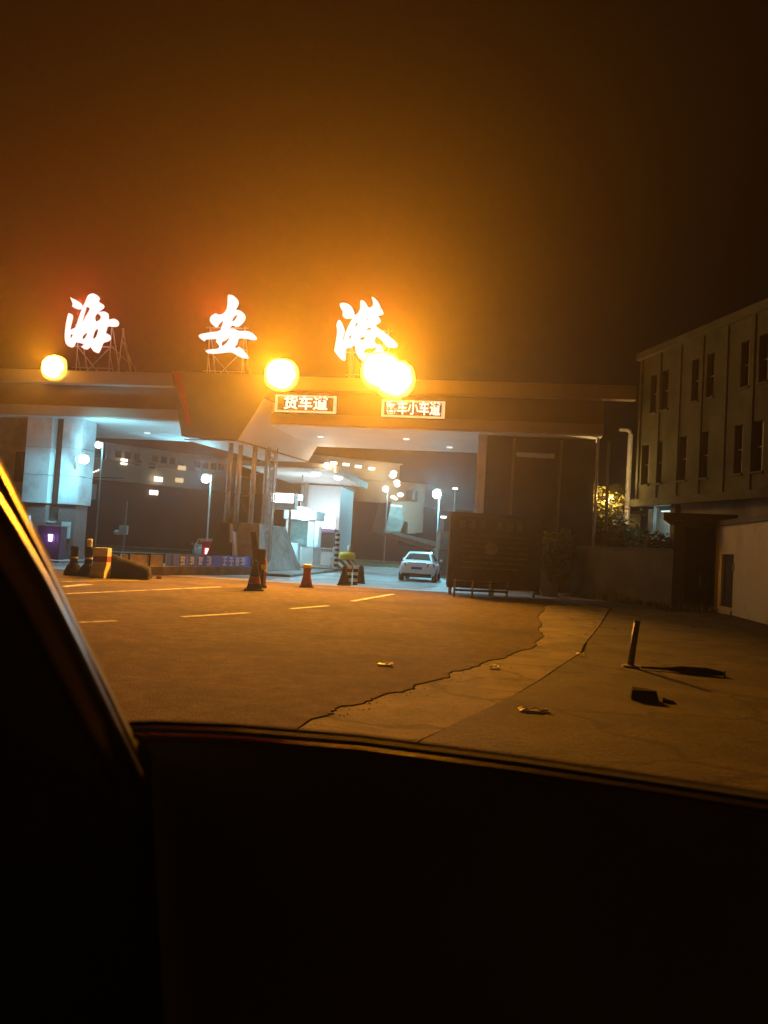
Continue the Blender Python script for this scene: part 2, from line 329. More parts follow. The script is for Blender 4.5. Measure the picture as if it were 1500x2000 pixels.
# left support: two clad pillars, recess between, brown gatehouse wall
def px_u(x, y=900, v=0.0): return gate.inv(x, y, v)[0]
pa0, pa1, pb0, pb1 = -10.75, -9.42, -8.86, -7.86
for i, (a0, a1) in enumerate(((pa0, pa1), (pb0, pb1))):
    for z0, z1 in ((2.83,3.9),(3.92,5.0),(5.02,6.0),(6.02,6.99)):
        pass
    b = B()
    for z0, z1 in ((2.80,4.16),(4.175,5.52),(5.535,6.985)): b.box(a0, a1, -0.12, 1.2, z0, z1)
    b.done('pillar_cladding', clad_m, T, 0.015)
    b = B(); b.box(a0+0.28*(1-i), a1-0.1, 0.0, 1.1, 0.0, 2.80); b.done('pillar_base', brick_m, T, 0.01)
b = B(); b.box(pa1+0.003, pb0-0.003, 0.35, 1.0, 2.75, 6.985); b.done('recess_wall', panel_grey, T)
b = B(); b.box(pa1+0.05, pb0-0.2, 0.3, 0.45, 2.05, 2.68); b.done('recess_panel', mat('teal_panel',(0.16,0.33,0.31),0.5), T)
b = B(); b.box(pa1-0.08, pb0-0.15, 0.1, 0.4, 1.88, 1.96); b.done('recess_shelf', clad_m, T)
b = B(); b.box(-17.5, pa0-0.003, 0.5, 6.0, 0.0, 6.985); b.done('gatehouse_wall', mat('ochre_wall',(0.30,0.24,0.16),0.85), T)
b = B(); b.box(-11.6, -11.0, 0.42, 0.497, 3.8, 5.3); b.done('gatehouse_window', glass_d, T)
b = B(); b.box(pb0+0.3, pb0+0.72, -0.12, -0.004, 1.15, 1.95); b.done('notice_plate', boothw, T)
# right gatehouse block (dark) with lit edge pillar
ur0 = gate.inv(932, 950, 0.5)[0]
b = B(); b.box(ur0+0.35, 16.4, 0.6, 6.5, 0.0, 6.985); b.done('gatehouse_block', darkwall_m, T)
b = B(); b.box(ur0-0.05, ur0+0.345, 0.3, 0.95, 0.0, 6.985); b.done('edge_pillar', clad_m, T, 0.02)
for k in range(4):
    u = ur0+1.5+k*2.1; b = B(); b.box(u, u+0.12, 0.52, 0.597, 0.0, 6.9); b.done('wall_joint', panel_grey, T)
b = B(); b.box(12.9, 14.6, 0.40, 0.597, 6.05, 6.25); b.done('light_trough', clad_m, T)
for u, v, pw in ((3.2,3.0,1300),(7.6,2.6,1500),(9.6,5.0,900),(-6.5,4.0,800)):
    b = B(); b.lathe([(0.16,0.0),(0.15,-0.04),(0.05,-0.05)], (u,v,6.985), 16); b.done('added_downlight', E_tube, T)  # unseen fixtures added to wash the apron below in cool light
    light('added_downlight_lamp', T, (u, v, 6.8), pw, (0.24,0.78,1.0), 0.12, 'SPOT', (u, v-1.8, 0), 118, 0.8)
# centre: tapered pedestal + four posts
def pedestal(u0, u1, v0, v1, z1, flare):
    b = B(); b.hexa([(u0-flare, v0-flare*0.5, 0.15),(u1+flare*0.3, v0-flare*0.5, 0.15),(u1+flare, v1+flare*0.3, 0.15),(u0-flare*.5, v1+flare*0.3, 0.15),(u0,v0,z1),(u1,v0,z1),(u1,v1,z1),(u0,v1,z1)]); return b
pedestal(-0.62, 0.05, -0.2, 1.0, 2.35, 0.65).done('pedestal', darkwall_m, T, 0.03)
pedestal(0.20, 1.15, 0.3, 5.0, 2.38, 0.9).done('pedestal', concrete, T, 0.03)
b = B(); b.hexa([(0.10,-0.5,0.2),(0.42,-0.5,0.2),(0.42,0.2,0.2),(0.10,0.2,0.2),(-0.10,-0.22,2.3),(0.02,-0.22,2.3),(0.02,0.2,2.3),(-0.10,0.2,2.3)]); b.done('pedestal_edge', clad_m, T)
for u, v in ((-0.45,0.2),(-0.12,0.6),(0.42,1.2),(0.78,2.1)):
    b = B(); b.tube([(u, v, 2.3),(u, v, 6.12)], 0.12, 16); b.done('post', steel, T, smooth=True)
b = B(); b.box(-2.6, 3.2, -1.2, 8.5, -0.02, 0.15); b.done('island_kerb', concrete, T, 0.03)
# lattice mast beside the posts
T2 = thing('lattice_mast', 'slim brown lattice mast with crossed bars beside the centre posts', 'mast', gate.w(1.25,1.4,0.15), gate.r)
b = B(); s = 0.18
for x in (-s, s):
    for y in (-s, s): b.tube([(x,y,0),(x,y,6.0)], 0.03, 6)
b.done('leg', steel_paint, T2)
b = B()
for k in range(18):
    z = k*0.33
    for y in (-s, s):
        b.tube([(-s,y,z),(s,y,z+0.33)], 0.018, 5); b.tube([(s,y,z),(-s,y,z+0.33)], 0.018, 5)
    b.tube([(-s,-s,z),(-s,s,z+0.33)], 0.018, 5); b.tube([(s,-s,z),(s,s,z+0.33)], 0.018, 5)
b.done('bracing', steel_paint, T2)

# ================================================================== ROOF CHARACTERS
def poly(zp, sc, off): return [(off[0] + x/sc, off[1] + y/sc) for x, y in zp]
S1 = 6.25; O1 = (100,550); O2 = (360,550); S3 = 5.5556; O3 = (630,560)
hai = dict(out=[[(232,185),(262,200),(300,215),(345,240),(372,270),(385,300),(375,325),(340,343),(300,335),(262,318),(256,305),(268,292),(262,260),(245,225)],
  [(222,383),(245,385),(262,405),(262,440),(245,500),(232,560),(230,600),(262,580),(300,565),(310,540),(340,450),(370,360),(400,290),(425,240),(435,210),(455,170),(490,148),(530,143),(570,162),(592,195),(590,215),(575,232),(600,250),(635,270),(648,300),(635,325),(600,350),(560,385),(535,415),(532,450),(550,492),(590,475),(612,450),(605,425),(580,405),(575,385),(610,368),(660,363),(690,375),(700,400),(700,465),(740,458),(775,450),(815,465),(828,505),(815,540),(780,555),(730,552),(685,545),(672,590),(660,640),(690,628),(715,645),(728,680),(720,712),(680,735),(632,745),(615,790),(600,830),(580,870),(560,878),(525,865),(500,830),(475,792),(455,815),(430,832),(395,828),(362,800),(395,785),(405,762),(370,758),(330,750),(300,738),(288,760),(272,795),(240,808),(205,795),(180,760),(170,700),(172,620),(182,540),(195,460),(210,405)]],
  holes=[[(234,634),(272,655),(250,690),(236,712),(229,680)],[(430,290),(445,322),(480,330),(455,380),(420,440),(365,545),(372,500),(400,400)],
         [(400,640),(450,612),(445,640),(415,700),(380,698),(378,670)],[(535,590),(580,568),(575,620),(550,690),(502,698),(515,640)]])
an = dict(out=[[(530,165),(560,157),(610,170),(650,205),(668,245),(660,280),(640,320),(625,348),(660,345),(700,355),(740,390),(752,435),(735,480),(695,525),(655,555),(620,555),(585,535),(565,545),(552,580),(600,570),(640,583),(670,603),(740,600),(800,605),(850,630),(885,670),(888,700),(870,718),(820,717),(770,702),(700,695),(660,695),(655,735),(640,770),(615,795),(640,810),(655,808),(660,787),(700,805),(740,850),(775,895),(788,930),(780,945),(740,940),(700,935),(650,912),(600,882),(570,865),(500,868),(420,880),(340,884),(280,878),(250,857),(280,835),(330,825),(420,818),(430,795),(405,765),(383,740),(400,700),(340,703),(290,705),(248,710),(252,738),(215,720),(180,690),(175,660),(200,640),(250,630),(340,615),(440,603),(455,560),(470,510),(480,470),(450,490),(420,520),(405,555),(385,563),(345,540),(315,500),(310,460),(330,420),(370,395),(395,383),(430,405),(470,395),(500,370),(520,330),(528,270)]],
  holes=[[(590,445),(620,412),(650,405),(640,440),(610,485),(585,485)],[(460,730),(500,720),(530,690),(553,690),(530,735),(490,775),(470,785),(455,765)]])
gang = dict(out=[[(180,190),(210,172),(260,175),(310,200),(345,250),(352,310),(385,285),(405,240),(405,190),(408,150),(430,142),(465,160),(490,195),(505,230),(540,215),(545,180),(528,130),(530,108),(560,112),(600,150),(625,190),(640,230),(665,265),(665,298),(640,310),(600,318),(630,340),(638,375),(620,395),(575,415),(620,455),(680,495),(740,545),(800,595),(830,640),(790,668),(720,662),(690,655),(590,535),(565,575),(590,625),(625,620),(655,645),(675,700),(660,790),(600,840),(540,850),(480,830),(400,790),(365,740),(350,680),(345,630),(300,668),(258,665),(255,720),(255,810),(200,800),(150,745),(122,700),(130,660),(148,560),(155,480),(145,420),(160,375),(185,355),(210,370),(230,420),(248,470),(225,550),(215,610),(235,540),(250,490),(290,400),(325,345),(250,350),(212,330),(218,270),(190,240)]],
  holes=[[(345,438),(378,378),(380,415)],[(480,375),(485,350),(512,338)],[(475,470),(495,445),(525,450),(525,465)],[(285,575),(292,530),(328,525)],[(405,560),(430,545),(460,548),(450,570),(425,578)],[(455,690),(480,672),(550,668),(585,655),(570,695),(520,722),(455,725)]])
def smooth(P, it=1):
    for _ in range(it):
        Q = []
        for i in range(len(P)):
            a, c = P[i], P[(i+1) % len(P)]
            Q += [(a[0]*.75+c[0]*.25, a[1]*.75+c[1]*.25), (a[0]*.25+c[0]*.75, a[1]*.25+c[1]*.75)]
        P = Q
    return P
def sign_char(spec, sc, off, label, legs):
    cx, cz = gate.inv(off[0]+500/sc, off[1]+500/sc, 1.5)
    t = thing('roof_sign_character', label, 'sign', gate.w(cx, 1.5, 9.0), gate.r, 'glowing brush characters along the gate roof')
    c = bpy.data.curves.new('c', 'CURVE'); c.dimensions = '2D'; c.fill_mode = 'BOTH'; c.extrude = 0.10; c.offset = -0.034
    for P in spec['out'] + spec['holes']:
        pts = [gate.inv(x, y, 1.5) for x, y in poly(smooth(P), sc, off)]
        spn = c.splines.new('POLY'); spn.points.add(len(pts)-1); spn.use_cyclic_u = True
        for q, (u, z) in zip(spn.points, pts): q.co = (u-cx, z-9.0, 0, 1)
    o = bpy.data.objects.new('c', c); COL.objects.link(o); dg = bpy.context.evaluated_depsgraph_get(); dg.update()
    me = bpy.data.meshes.new_from_object(o.evaluated_get(dg)); bpy.data.objects.remove(o)
    for v in me.vertices: v.co = Vector((v.co.x, -v.co.z, v.co.y))
    me.materials.clear(); me.materials.append(E_red)
    g = bpy.data.objects.new('character', me); COL.objects.link(g); g.parent = t
    # steel support frame behind the character
    b = B()
    for x in (-0.9, 0.9):
        b.tube([(x,0.35,0),(x,0.35,3.2)], 0.035, 6); b.tube([(x,2.0,0),(x,0.4,3.1)], 0.035, 6); b.tube([(x,1.2,0),(x,0.4,1.6)], 0.03, 6)
    for z in (0.9, 2.0, 3.1): b.tube([(-1.1,0.3,z),(1.1,0.3,z)], 0.03, 6)
    b.tube([(-0.9,0.35,0.1),(0.9,0.35,2.0)], 0.025, 6); b.tube([(0.9,0.35,0.1),(-0.9,0.35,2.0)], 0.025, 6)
    if legs:
        b.tube([(1.35,0.35,0),(1.55,0.35,3.0)], 0.04, 6); b.tube([(2.3,0.35,0),(1.5,0.35,3.0)], 0.05, 6); b.tube([(1.35,0.35,0.1),(1.95,0.35,0.8)], 0.03, 6); b.tube([(1.0,0.35,2.0),(2.0,0.35,1.2)], 0.025, 6)
        b.tube([(2.25,1.6,0),(1.5,0.4,2.4)], 0.035, 6)
    b.done('support_frame', steel_paint, t)
    mz = cz - 9.0
    light('character_glow', t, (0, -0.5, mz), 8000, (1.0, 0.05, 0.012), 0.5, 'SPOT', (0, -10, mz+3.5), 120, 1.0)
    return t
sign_char(hai, S1, O1, 'glowing brush-written character with a separate top-left dot, nearest the left end of the gate roof', True)
sign_char(an, S1, O2, 'glowing brush-written character with a long horizontal stroke, middle one on the gate roof', False)
sign_char(gang, S3, O3, 'glowing brush-written character with two horn-like tops, directly above the doubled floodlight', False)

# ================================================================== SODIUM FLOODLIGHTS
def flood(x, y, label, heads, power, sz=0.8, beam=None):
    u, z = gate.inv(x, y, -0.9)
    t = thing('sodium_floodlight', label, 'floodlight', gate.w(u, -0.9, 8.6), gate.r, 'sodium floodlights on the gate parapet')
    b = B(); b.tube([(0,0.5,0.3),(0,0.25,0.3),(0,0.15,z-8.6)], 0.04, 8); b.done('bracket', steel_paint, t)
    for dx, dz in heads:
        zz = z-8.6+dz
        b = B(); b.hexa([(dx-sz*.4,0.32,zz-sz*.35),(dx+sz*.4,0.32,zz-sz*.35),(dx+sz*.3,0.5,zz-sz*.25),(dx-sz*.3,0.5,zz-sz*.25),(dx-sz*.4,0.32,zz+sz*.35),(dx+sz*.4,0.32,zz+sz*.35),(dx+sz*.3,0.5,zz+sz*.25),(dx-sz*.3,0.5,zz+sz*.25)])
        hd = b.done('lamp_head', steel_paint, t)
        r = 0.62; b = B(); n = 28
        def se(k, q):
            a = k*2*math.pi/n; c, s_ = math.cos(a), math.sin(a); return (dx+math.copysign(abs(c)**.85, c)*q*r, zz+math.copysign(abs(s_)**.85, s_)*q*r*.95)
        b.rings([[(se(k, q)[0], yy, se(k, q)[1]) for k in range(n)] for q, yy in ((1.0,0.31),(1.0,0.2),(0.8,0.08),(0.4,0.02))])
        gl = b.done('lamp_glass', E_sod, hd, smooth=True)
        rg = random.Random(int(x*7+dx*100)); wob = [rg.uniform(.975,1.035) for _ in range(n)]
        for i_, v in enumerate(gl.data.vertices): v.co -= Vector((dx, 0, zz)); v.co.x *= wob[i_ % n]; v.co.z *= wob[i_ % n]
        gl.location = (dx, 0, zz); gl.scale = (sz/1.0, 1, sz/1.0)
        pw = power/len(heads)
        light('lamp_spill', t, (dx, -1.1, zz), pw*0.025, (1.0, 0.36, 0.015), 0.3)
        light('lamp_light', t, (dx, -0.25, zz), pw*6.2, (1.0, 0.305, 0.004), 0.2, 'SPOT', (dx-0.5, -20, 17.5+zz), 128, 1.0)
        light('lamp_light', t, (dx, -0.26, zz), pw*2.3, (1.0, 0.385, 0.02), 0.25, 'SPOT', (dx-1.5, -18, -12.0+zz), 80, 1.0)
    return t
flood(100, 716, 'lone glaring yellow floodlight near the left end of the gate roof edge', [(0,0)], 4600, 1.05)
flood(547, 730, 'glaring yellow floodlight above the first small lane sign', [(0,0)], 8200, 1.3)
flood(757, 736, 'doubled floodlight blazing below the last roof character', [(-0.35,0.30),(0.28,-0.05)], 13500, 1.5)

# ================================================================== LED LANE SIGNS
def lane_sign(x0, x1, y0, y1, txt, label, tw):
    (ua, za), (ub, zb) = gate.inv(x0, y0, -0.7), gate.inv(x1, y1, -0.7)
    W, Hh = ub-ua, za-zb
    t = thing('lane_sign', label, 'sign', gate.w((ua+ub)/2, -0.7, zb), gate.r)
    b = B(); b.box(-W/2, W/2, 0.02, 0.32, 0, Hh); b.done('housing', sign_bg, t, 0.01)
    b = B(); k = 0.09
    b.box(-W/2, W/2, 0.0, 0.019, 0, k); b.box(-W/2, W/2, 0.0, 0.019, Hh-k, Hh); b.box(-W/2, -W/2+k*1.3, 0.0, 0.019, k, Hh-k); b.box(W/2-k*1.6, W/2, 0.0, 0.019, k, Hh-k)
    b.done('led_border', E_ledf, t)
    text_mesh('led_text', txt, Hh*0.82, E_led, t, (0, 0.0, Hh/2), bold=0.012, width=W*tw)
    light('led_glow', t, (0, -0.5, Hh/2), 60, (1.0, 0.25, 0.05), 0.4)
lane_sign(538, 656, 770, 808, '货车道', 'small framed light-up sign with three characters, below the middle floodlight', 0.72)
lane_sign(746, 868, 780, 818, '客车小车道', 'small framed light-up sign with five crowded characters, right of the three-character one', 0.86)

# ================================================================== COOL FLOODLIGHTS
def cool(name, P, label, power, r=0.16, pole=None, col=(0.24,0.78,1.0), arm=None, group='cool white lamps around the gate', em=E_cy, target=None):
    t = thing(name, label, 'lamp', (P.x, P.y, 0 if pole else P.z), 0, group)
    z = P.z if pole else 0
    b = B(); b.lathe([(r*.5,-r*.9),(r,-r*.4),(r,r*.3),(r*.6,r*.8)], (0,0,z), 16); b.done('lamp_glass', em, t, smooth=True)
    b = B(); b.lathe([(r*.65,r*.75),(r*.9,r*.85),(r*.5,r*1.2)], (0,0,z), 16); b.done('lamp_cap', steel_paint, t)
    if pole: b = B(); b.tube([(0.25,0.3,0.03),(0.25,0.3,z+0.3),(0,0.2,z+r)], 0.06, 8); b.done('pole', steel_paint, t)
    if arm: b = B(); b.tube([(0,0,r)] + [Vector(a)-P for a in arm], 0.03, 6); b.done('arm', steel_paint, t)
    if target is not None:
        for k, tg in enumerate(target): light('lamp_light', t, (0, -r*1.3, z), power*tg[1], col, r, 'SPOT', Vector(tg[0])-Vector((P.x, P.y, 0 if pole else P.z)), tg[2], 0.7)
        light('lamp_light', t, (0, -r*2.2, z), power*0.22, col, r)
    else: light('lamp_light', t, (0, -r*2.2, z), power*1.1, col, r)
    return t
u1, z1 = gate.inv(164, 897, -0.9); P = gate.w(u1, -0.9, z1)
cool('bracket_lamp', P, 'bluish white lamp on a curved bracket in front of the lit pillar', 700, 0.22, arm=[gate.w(u1-0.5,-0.8,z1+0.1), gate.w(u1-0.8,-0.2,z1-0.4)],
  target=[(gate.w(-8.6,0,4.2),0.55,85),(gate.w(-10.0,0.2,3.6),0.7,70),(gate.w(-6.0,4.0,7.0),1.5,120),(gate.w(-10,-1.5,0),1.0,90),(gate.w(-3.5,-7,0.3),0.9,50)])
cool('pole_lamp', D(402,935,46), 'bluish white pole lamp seen in the middle of the left opening', 1100, 0.26, pole=True, target=[(gate.w(-5,3,7.2),1.2,80)])
cool('pole_lamp', D(192,869,62), 'white lamp high by the left upper corner of the left opening', 500, 0.25, pole=True)
cool('pole_lamp', D(853,965,66), 'biggest bluish white pole lamp right of the lit ferry ramp house', 2600, 0.36, pole=True)
cool('pole_lamp', D(753,955,76), 'white pole lamp left of the lit ferry ramp house', 500, 0.28, pole=True)
cool('pole_lamp', D(638,909,44.0), 'small warm white lamp at the corner of the booth canopy', 60, 0.16, col=(1,.85,.6))

# ================================================================== TOLL CANOPY + BOOTH
T = thing('toll_canopy', 'flat toll lane canopy with cream lit fascia behind the gate', 'canopy', gate.w(0,8,0), gate.r)
b = B(); b.box(-2.8, 2.85, 0.4, 12.0, 5.92, 6.2); b.done('roof', panel_grey, T)
b = B(); b.box(2.86, 2.95, 0.4, 12.0, 5.72, 6.14); b.done('fascia', mat('cream_fascia',(0.8,0.66,0.45),0.6), T)
b = B(); b.box(-2.7, 2.8, 0.5, 11.9, 5.86, 5.915); b.done('ceiling', soffit_m, T)
for v in (2.0, 10.5):
    b = B(); b.box(-1.4, -1.1, v, v+0.3, 0.15, 5.85); b.done('column', steel_paint, T)
light('fascia_light', T, (3.7, 0.2, 5.5), 45, (1.0, 0.75, 0.42), 0.2)
def at_gate(x, y, v): u, z = gate.inv(x, y, v); return u, z
for x, y, v, lab, pw in ((617,937,11,'round cool ceiling lamp under the toll canopy, nearer the posts',450),(660,945,13,'oval cool ceiling lamp under the toll canopy, nearer its edge',260)):
    u, z = at_gate(x, y, v); p = gate.w(u, v, 5.855)
    t = thing('ceiling_lamp', lab, 'lamp', p, 0, 'ceiling lamps of the toll canopy')
    b = B(); b.lathe([(0.26,0.0),(0.24,-0.10),(0.10,-0.16)], (0,0,0), 20); b.done('lamp_glass', E_cy, t, smooth=True)
    light('lamp_light', t, (0,0,-0.4), pw*0.8, (0.24,0.78,1.0), 0.15, 'SPOT', (0,0,-5), 150, 0.8)
VB = 13.0
T = thing('toll_booth', 'white glazed toll booth brightly lit inside under the canopy', 'booth', gate.w(at_gate(582,1100,VB)[0], VB, 0.15), gate.r)
b = B(); b.box(-1.05,0.95,0,2.2,0,1.15); b.done('lower_wall', boothw, T, 0.02)
for x0, x1 in ((-0.95,-0.70),(0.5,0.92)):
    b = B(); b.box(x0,x1,0.02,0.2,1.152,2.9); b.done('corner_post', boothw, T)
for x0, x1 in ((-0.95,-0.8),(0.77,0.92)):
    b = B(); b.box(x0,x1,2.0,2.18,1.152,2.9); b.done('corner_post', boothw, T)
b = B(); b.box(-1.1,1.05,-0.1,2.3,2.9,3.5); b.done('roof', boothw, T, 0.03)
b = B(); b.box(-0.69,0.49,0.08,0.1,1.16,2.88); b.done('window', mat('green_glass',(0.10,0.20,0.20),0.15,spec=0.6), T)
b = B(); b.box(-0.6,0.8,1.8,1.85,1.16,2.6); b.done('back_panel', boothw, T)
light('inside_light', T, (0.0,1.2,2.7), 220, (0.42,0.86,1.0), 0.2)
u, z = at_gate(587,994,VB-0.6)
t = thing('hanging_lamp', 'glowing oval lamp hanging over the toll booth front', 'lamp', gate.w(u, VB-0.6, z+0.2), gate.r)
b = B(); b.lathe([(0.35,-0.1),(0.68,-0.2),(0.55,-0.36),(0.2,-0.42)], (0,0,0), 24); b.done('lamp_glass', E_cy, t, smooth=True)
b = B(); b.tube([(0,0,-0.1),(0,0,2.2)], 0.03, 6); b.done('stem', steel_paint, t)
light('lamp_light', t, (0,-0.1,-0.6), 420, (0.24,0.78,1.0), 0.2, 'SPOT', (0,-3,-5), 160, 0.8)
# lane display
u, z = at_gate(554,969,9.5)
t = thing('lane_display', 'bright white illuminated display box left of the toll booth roof', 'display', gate.w(u, 9.5, z-0.5), gate.r)
b = B(); b.box(-0.78,0.70,0.0,0.8,-0.28,0.72); b.done('housing', steel_paint, t, 0.02)
b = B(); b.box(-0.72,0.62,-0.03,-0.003,0.12,0.66); b.done('screen', E_scr, t)
b = B(); b.box(0.9,1.12,-0.03,0.2,0.3,0.62); b.done('side_lamp', E_scr, t)
b = B(); b.tube([(0.35,0.4,-0.28),(0.35,0.4,-z+0.65)], 0.07, 8); b.tube([(0.7,0.2,0.45),(0.95,0.15,0.45)],0.03,6); b.done('pole', steel_paint, t)
# white walled office behind
ul, ur = at_gate(612,1000,19)[0], at_gate(664,1000,19)[0]
T = thing('office_block', 'white walled office lit bluish behind the toll booth', 'building', gate.w((ul+ur)/2, 19.0, 0.04), gate.r)
w2 = (ur-ul)/2
b = B(); b.box(-w2-0.9, w2, 0, 5.0, 0, 5.7); b.done('wall', boothw, T, 0.02)
b = B(); b.box(-w2-1.0, w2+0.12, -0.12, 5.1, 5.7, 5.8); b.done('roof', panel_grey, T)
b = B(); b.box(-w2*0.55, w2*0.95, -1.3, -1.24, 2.62, 3.45); b.done('lit_sign', E_scr, T)
b = B(); b.box(-w2*0.7, w2*0.98, -1.2, -0.01, 2.35, 2.6); b.done('awning', box_m, T, 0.03)
b = B(); b.box(-w2*0.6, w2*0.9, -0.06, -0.01, 1.0, 2.3); b.done('window', glass_d, T)
light('sign_light', T, (0.2,-2.0,3.3), 240, (0.7,0.9,1.0), 0.3)
# cabinet
u, z = at_gate(568,1097,11.5)
t = thing('white_cabinet', 'plain white roadside cabinet in front of the toll booth', 'cabinet', gate.w(u, 11.5, 0.12), gate.r)
b = B(); b.box(-0.42,0.42,0,0.6,0.12,1.35); b.done('body', boothw, t, 0.02)
b = B(); b.box(-0.46,0.46,-0.04,0.64,0,0.12); b.done('plinth', concrete, t)
b = B(); b.box(-0.44,0.44,-0.03,0.63,1.35,1.42); b.done('lid', boothw, t)
u, z = at_gate(555,1054,11.2)
cool('cabinet_lamp', gate.w(u, 11.2, z), 'small round white lamp at the left corner of the white cabinet', 70, 0.11, pole=True)
# railing
ua, ub = at_gate(590,1090,10.8)[0], at_gate(648,1090,10.8)[0]
t = thing('railing', 'white picket railing between the cabinet and the striped post', 'railing', gate.w(ua, 10.8, 0.1), gate.r)
L_ = ub-ua; b = B()
for k in range(18): x = L_*k/17; b.tube([(x,0,0.1),(x,0,1.2)], 0.018, 6)
b.done('pickets', white_m, t)
for za, zb in ((1.2,1.26),(0.1,0.15)): b = B(); b.box(-0.03,L_+0.03,-0.03,0.03,za,zb); b.done('rail', white_m, t)
b = B(); b.box(L_+0.05,L_+0.25,-0.1,0.1,0,1.35); b.done('end_post', white_m, t)
b = B(); b.box(-1.3,L_+0.6,-0.5,0.4,-0.07,0.12); struct(b.done('traffic_island', concrete)).matrix_world = Matrix.Translation(gate.w(ua, 10.8, 0.05)) @ Matrix.Rotation(gate.r, 4, 'Z')
# striped post
u, z = at_gate(657,1090,9.0)
t = thing('striped_post', 'tall post with white and dark bands right of the picket railing', 'post', gate.w(u, 9.0, 0.034), gate.r)
b = B(); b.lathe([(0.13,0.02),(0.13,2.2),(0.1,2.25)], (0,0,0), 14); b.done('post', bw_band, t, smooth=True)
b = B(); b.box(-0.2,0.2,-0.2,0.2,0,0.06); b.done('base', steel_paint, t)
# yellow crash barrel with chevrons
p = G(676,1116)
t = thing('crash_barrel', 'yellow topped crash barrel with slanted black and white stripes', 'barrel', (p.x, p.y, 0.034), gate.r)
b = B(); b.lathe([(0.42,0),(0.47,0.12),(0.47,0.62),(0.43,0.66)], (0,0,0.0), 24); b.box(-0.95,-0.2,-0.2,0.2,0.05,0.75); b.done('striped_body', bw_diag, t)
b = B(); b.lathe([(0.44,0.67),(0.52,0.70),(0.52,1.0),(0.44,1.12),(0.12,1.16)], (0,0,0), 24); b.done('drum_top', yellow_m, t, smooth=True)
b = B(); b.lathe([(0.07,1.16),(0.1,1.2),(0.1,1.5),(0.04,1.55)], (0.1,0,0), 12); b.done('reflector', white_m, t, smooth=True)

# ================================================================== BOLLARDS AND BARRIERS
GB = 'bollards and cones along the gate line'
def bollard(x, y, hh, label, top=None, body=black_m):
    p = G(x, y)
    t = thing('traffic_bollard', label, 'bollard', (p.x, p.y, 0.030), 0, GB)
    k = hh/1.0
    b = B(); b.lathe([(0.30,0),(0.31,0.05),(0.29,0.16),(0.20,0.36),(0.13,0.44)], (0,0,0), 20)
    b.done('base', black_m, t, smooth=True)
    b = B(); b.lathe([(0.125,0.43),(0.12,0.9*k),(0.135,0.92*k),(0.135,0.99*k),(0.08,1.02*k)], (0,0,0), 20); b.done('post', body, t, smooth=True)
    b = B(); b.lathe([(0.127,0.60*k),(0.127,0.66*k)], (0,0,0), 20); b.done('band', white_m, t)
    if top: b = B(); b.lathe([(0.09,1.02*k),(0.10,1.03*k),(0.10,1.28*k),(0.05,1.30*k)], (0,0,0), 12); b.done('reflector', top, t)
    return t
bollard(142,1126,1.0,'black bottle-shaped bollard standing leftmost, in front of the pale apron')
bollard(170,1128,1.0,'black bottle-shaped bollard with white reflector touching the red and white barrier', top=white_m)
# water filled barrier
p = G(196,1131)
t = thing('water_barrier', 'red and white banded plastic barrier beside the two black bollards', 'barrier', (p.x, p.y, 0.030), R(-6))
prof = [(0.30,0.0),(0.30,0.22),(0.17,0.46),(0.14,1.02),(0.10,1.05)]
def jersey(z0, z1, m, nm, x0=-0.24, x1=0.26):
    def rr_(z):
        for (a, c), (d, e) in zip(prof, prof[1:]):
            if c <= z <= e: return a + (d-a)*(z-c)/(e-c)
        return prof[-1][0]
    zs = [z0] + [z for _, z in prof if z0 < z < z1] + [z1]; b = B()
    b.rings([[(x0,-rr_(z),z),(x1,-rr_(z),z),(x1,rr_(z),z),(x0,rr_(z),z)] for z in zs]); b.done(nm, m, t, 0.01)
jersey(0.0,0.3,white_m,'lower_band'); jersey(0.303,0.55,white_m,'middle_band'); jersey(0.553,0.74,orange_m,'red_band'); jersey(0.743,1.03,white_m,'upper_band')
# dark sloping heap behind the barrier
p0 = G(208,1130)
t = thing('covered_barrier', 'dark tarpaulin-covered barrier sloping down right of the banded barrier', 'barrier', (p0.x, p0.y, 0.030), R(4))
b = B(); rnd = random.Random(5); RR = []
for i in range(12):
    x = i*0.13; h = 0.86 - 0.42*(i/11); ring = []
    for k in range(9):
        a = math.pi*k/8; ring.append((x+rnd.uniform(-.015,.015), -0.32*math.cos(a)+rnd.uniform(-.02,.02), max(0.0, h*math.sin(a)**0.45+rnd.uniform(-.03,.03)) if 0 < k < 8 else 0.0))
    RR.append(ring)
b.rings(RR); b.done('cover', mat('dark_tarpaulin',(0.010,0.007,0.005),0.9,var=0.3,bump=0.6), t, smooth=True)
# rubble heap
p = G(275,1131); rnd = random.Random(9)
b = B()
for k in range(46):
    x = rnd.gauss(0, .45); y = rnd.gauss(0, .2); s = rnd.uniform(.05, .14); z = max(0, .28-abs(x)*.3)*rnd.random()
    bmesh.ops.create_icosphere(b.bm, subdivisions=1, radius=s, matrix=Matrix.Translation((x, y, z+s*0.4)) @ Matrix.Rotation(rnd.random()*3, 4, 'X'))
for v in b.bm.verts: v.co += Vector((rnd.uniform(-.02,.02), rnd.uniform(-.02,.02), rnd.uniform(-.015,.015)))
o = b.done('rubble_heap', mat('rubble',(0.12,0.06,0.035),0.9,var=0.5,scale=3)); o.location = (p.x-0.5, p.y, 0.03)
tag(o, 'low brown rubble heap at the foot of the cream fence', 'rubble'); o['kind'] = 'stuff'
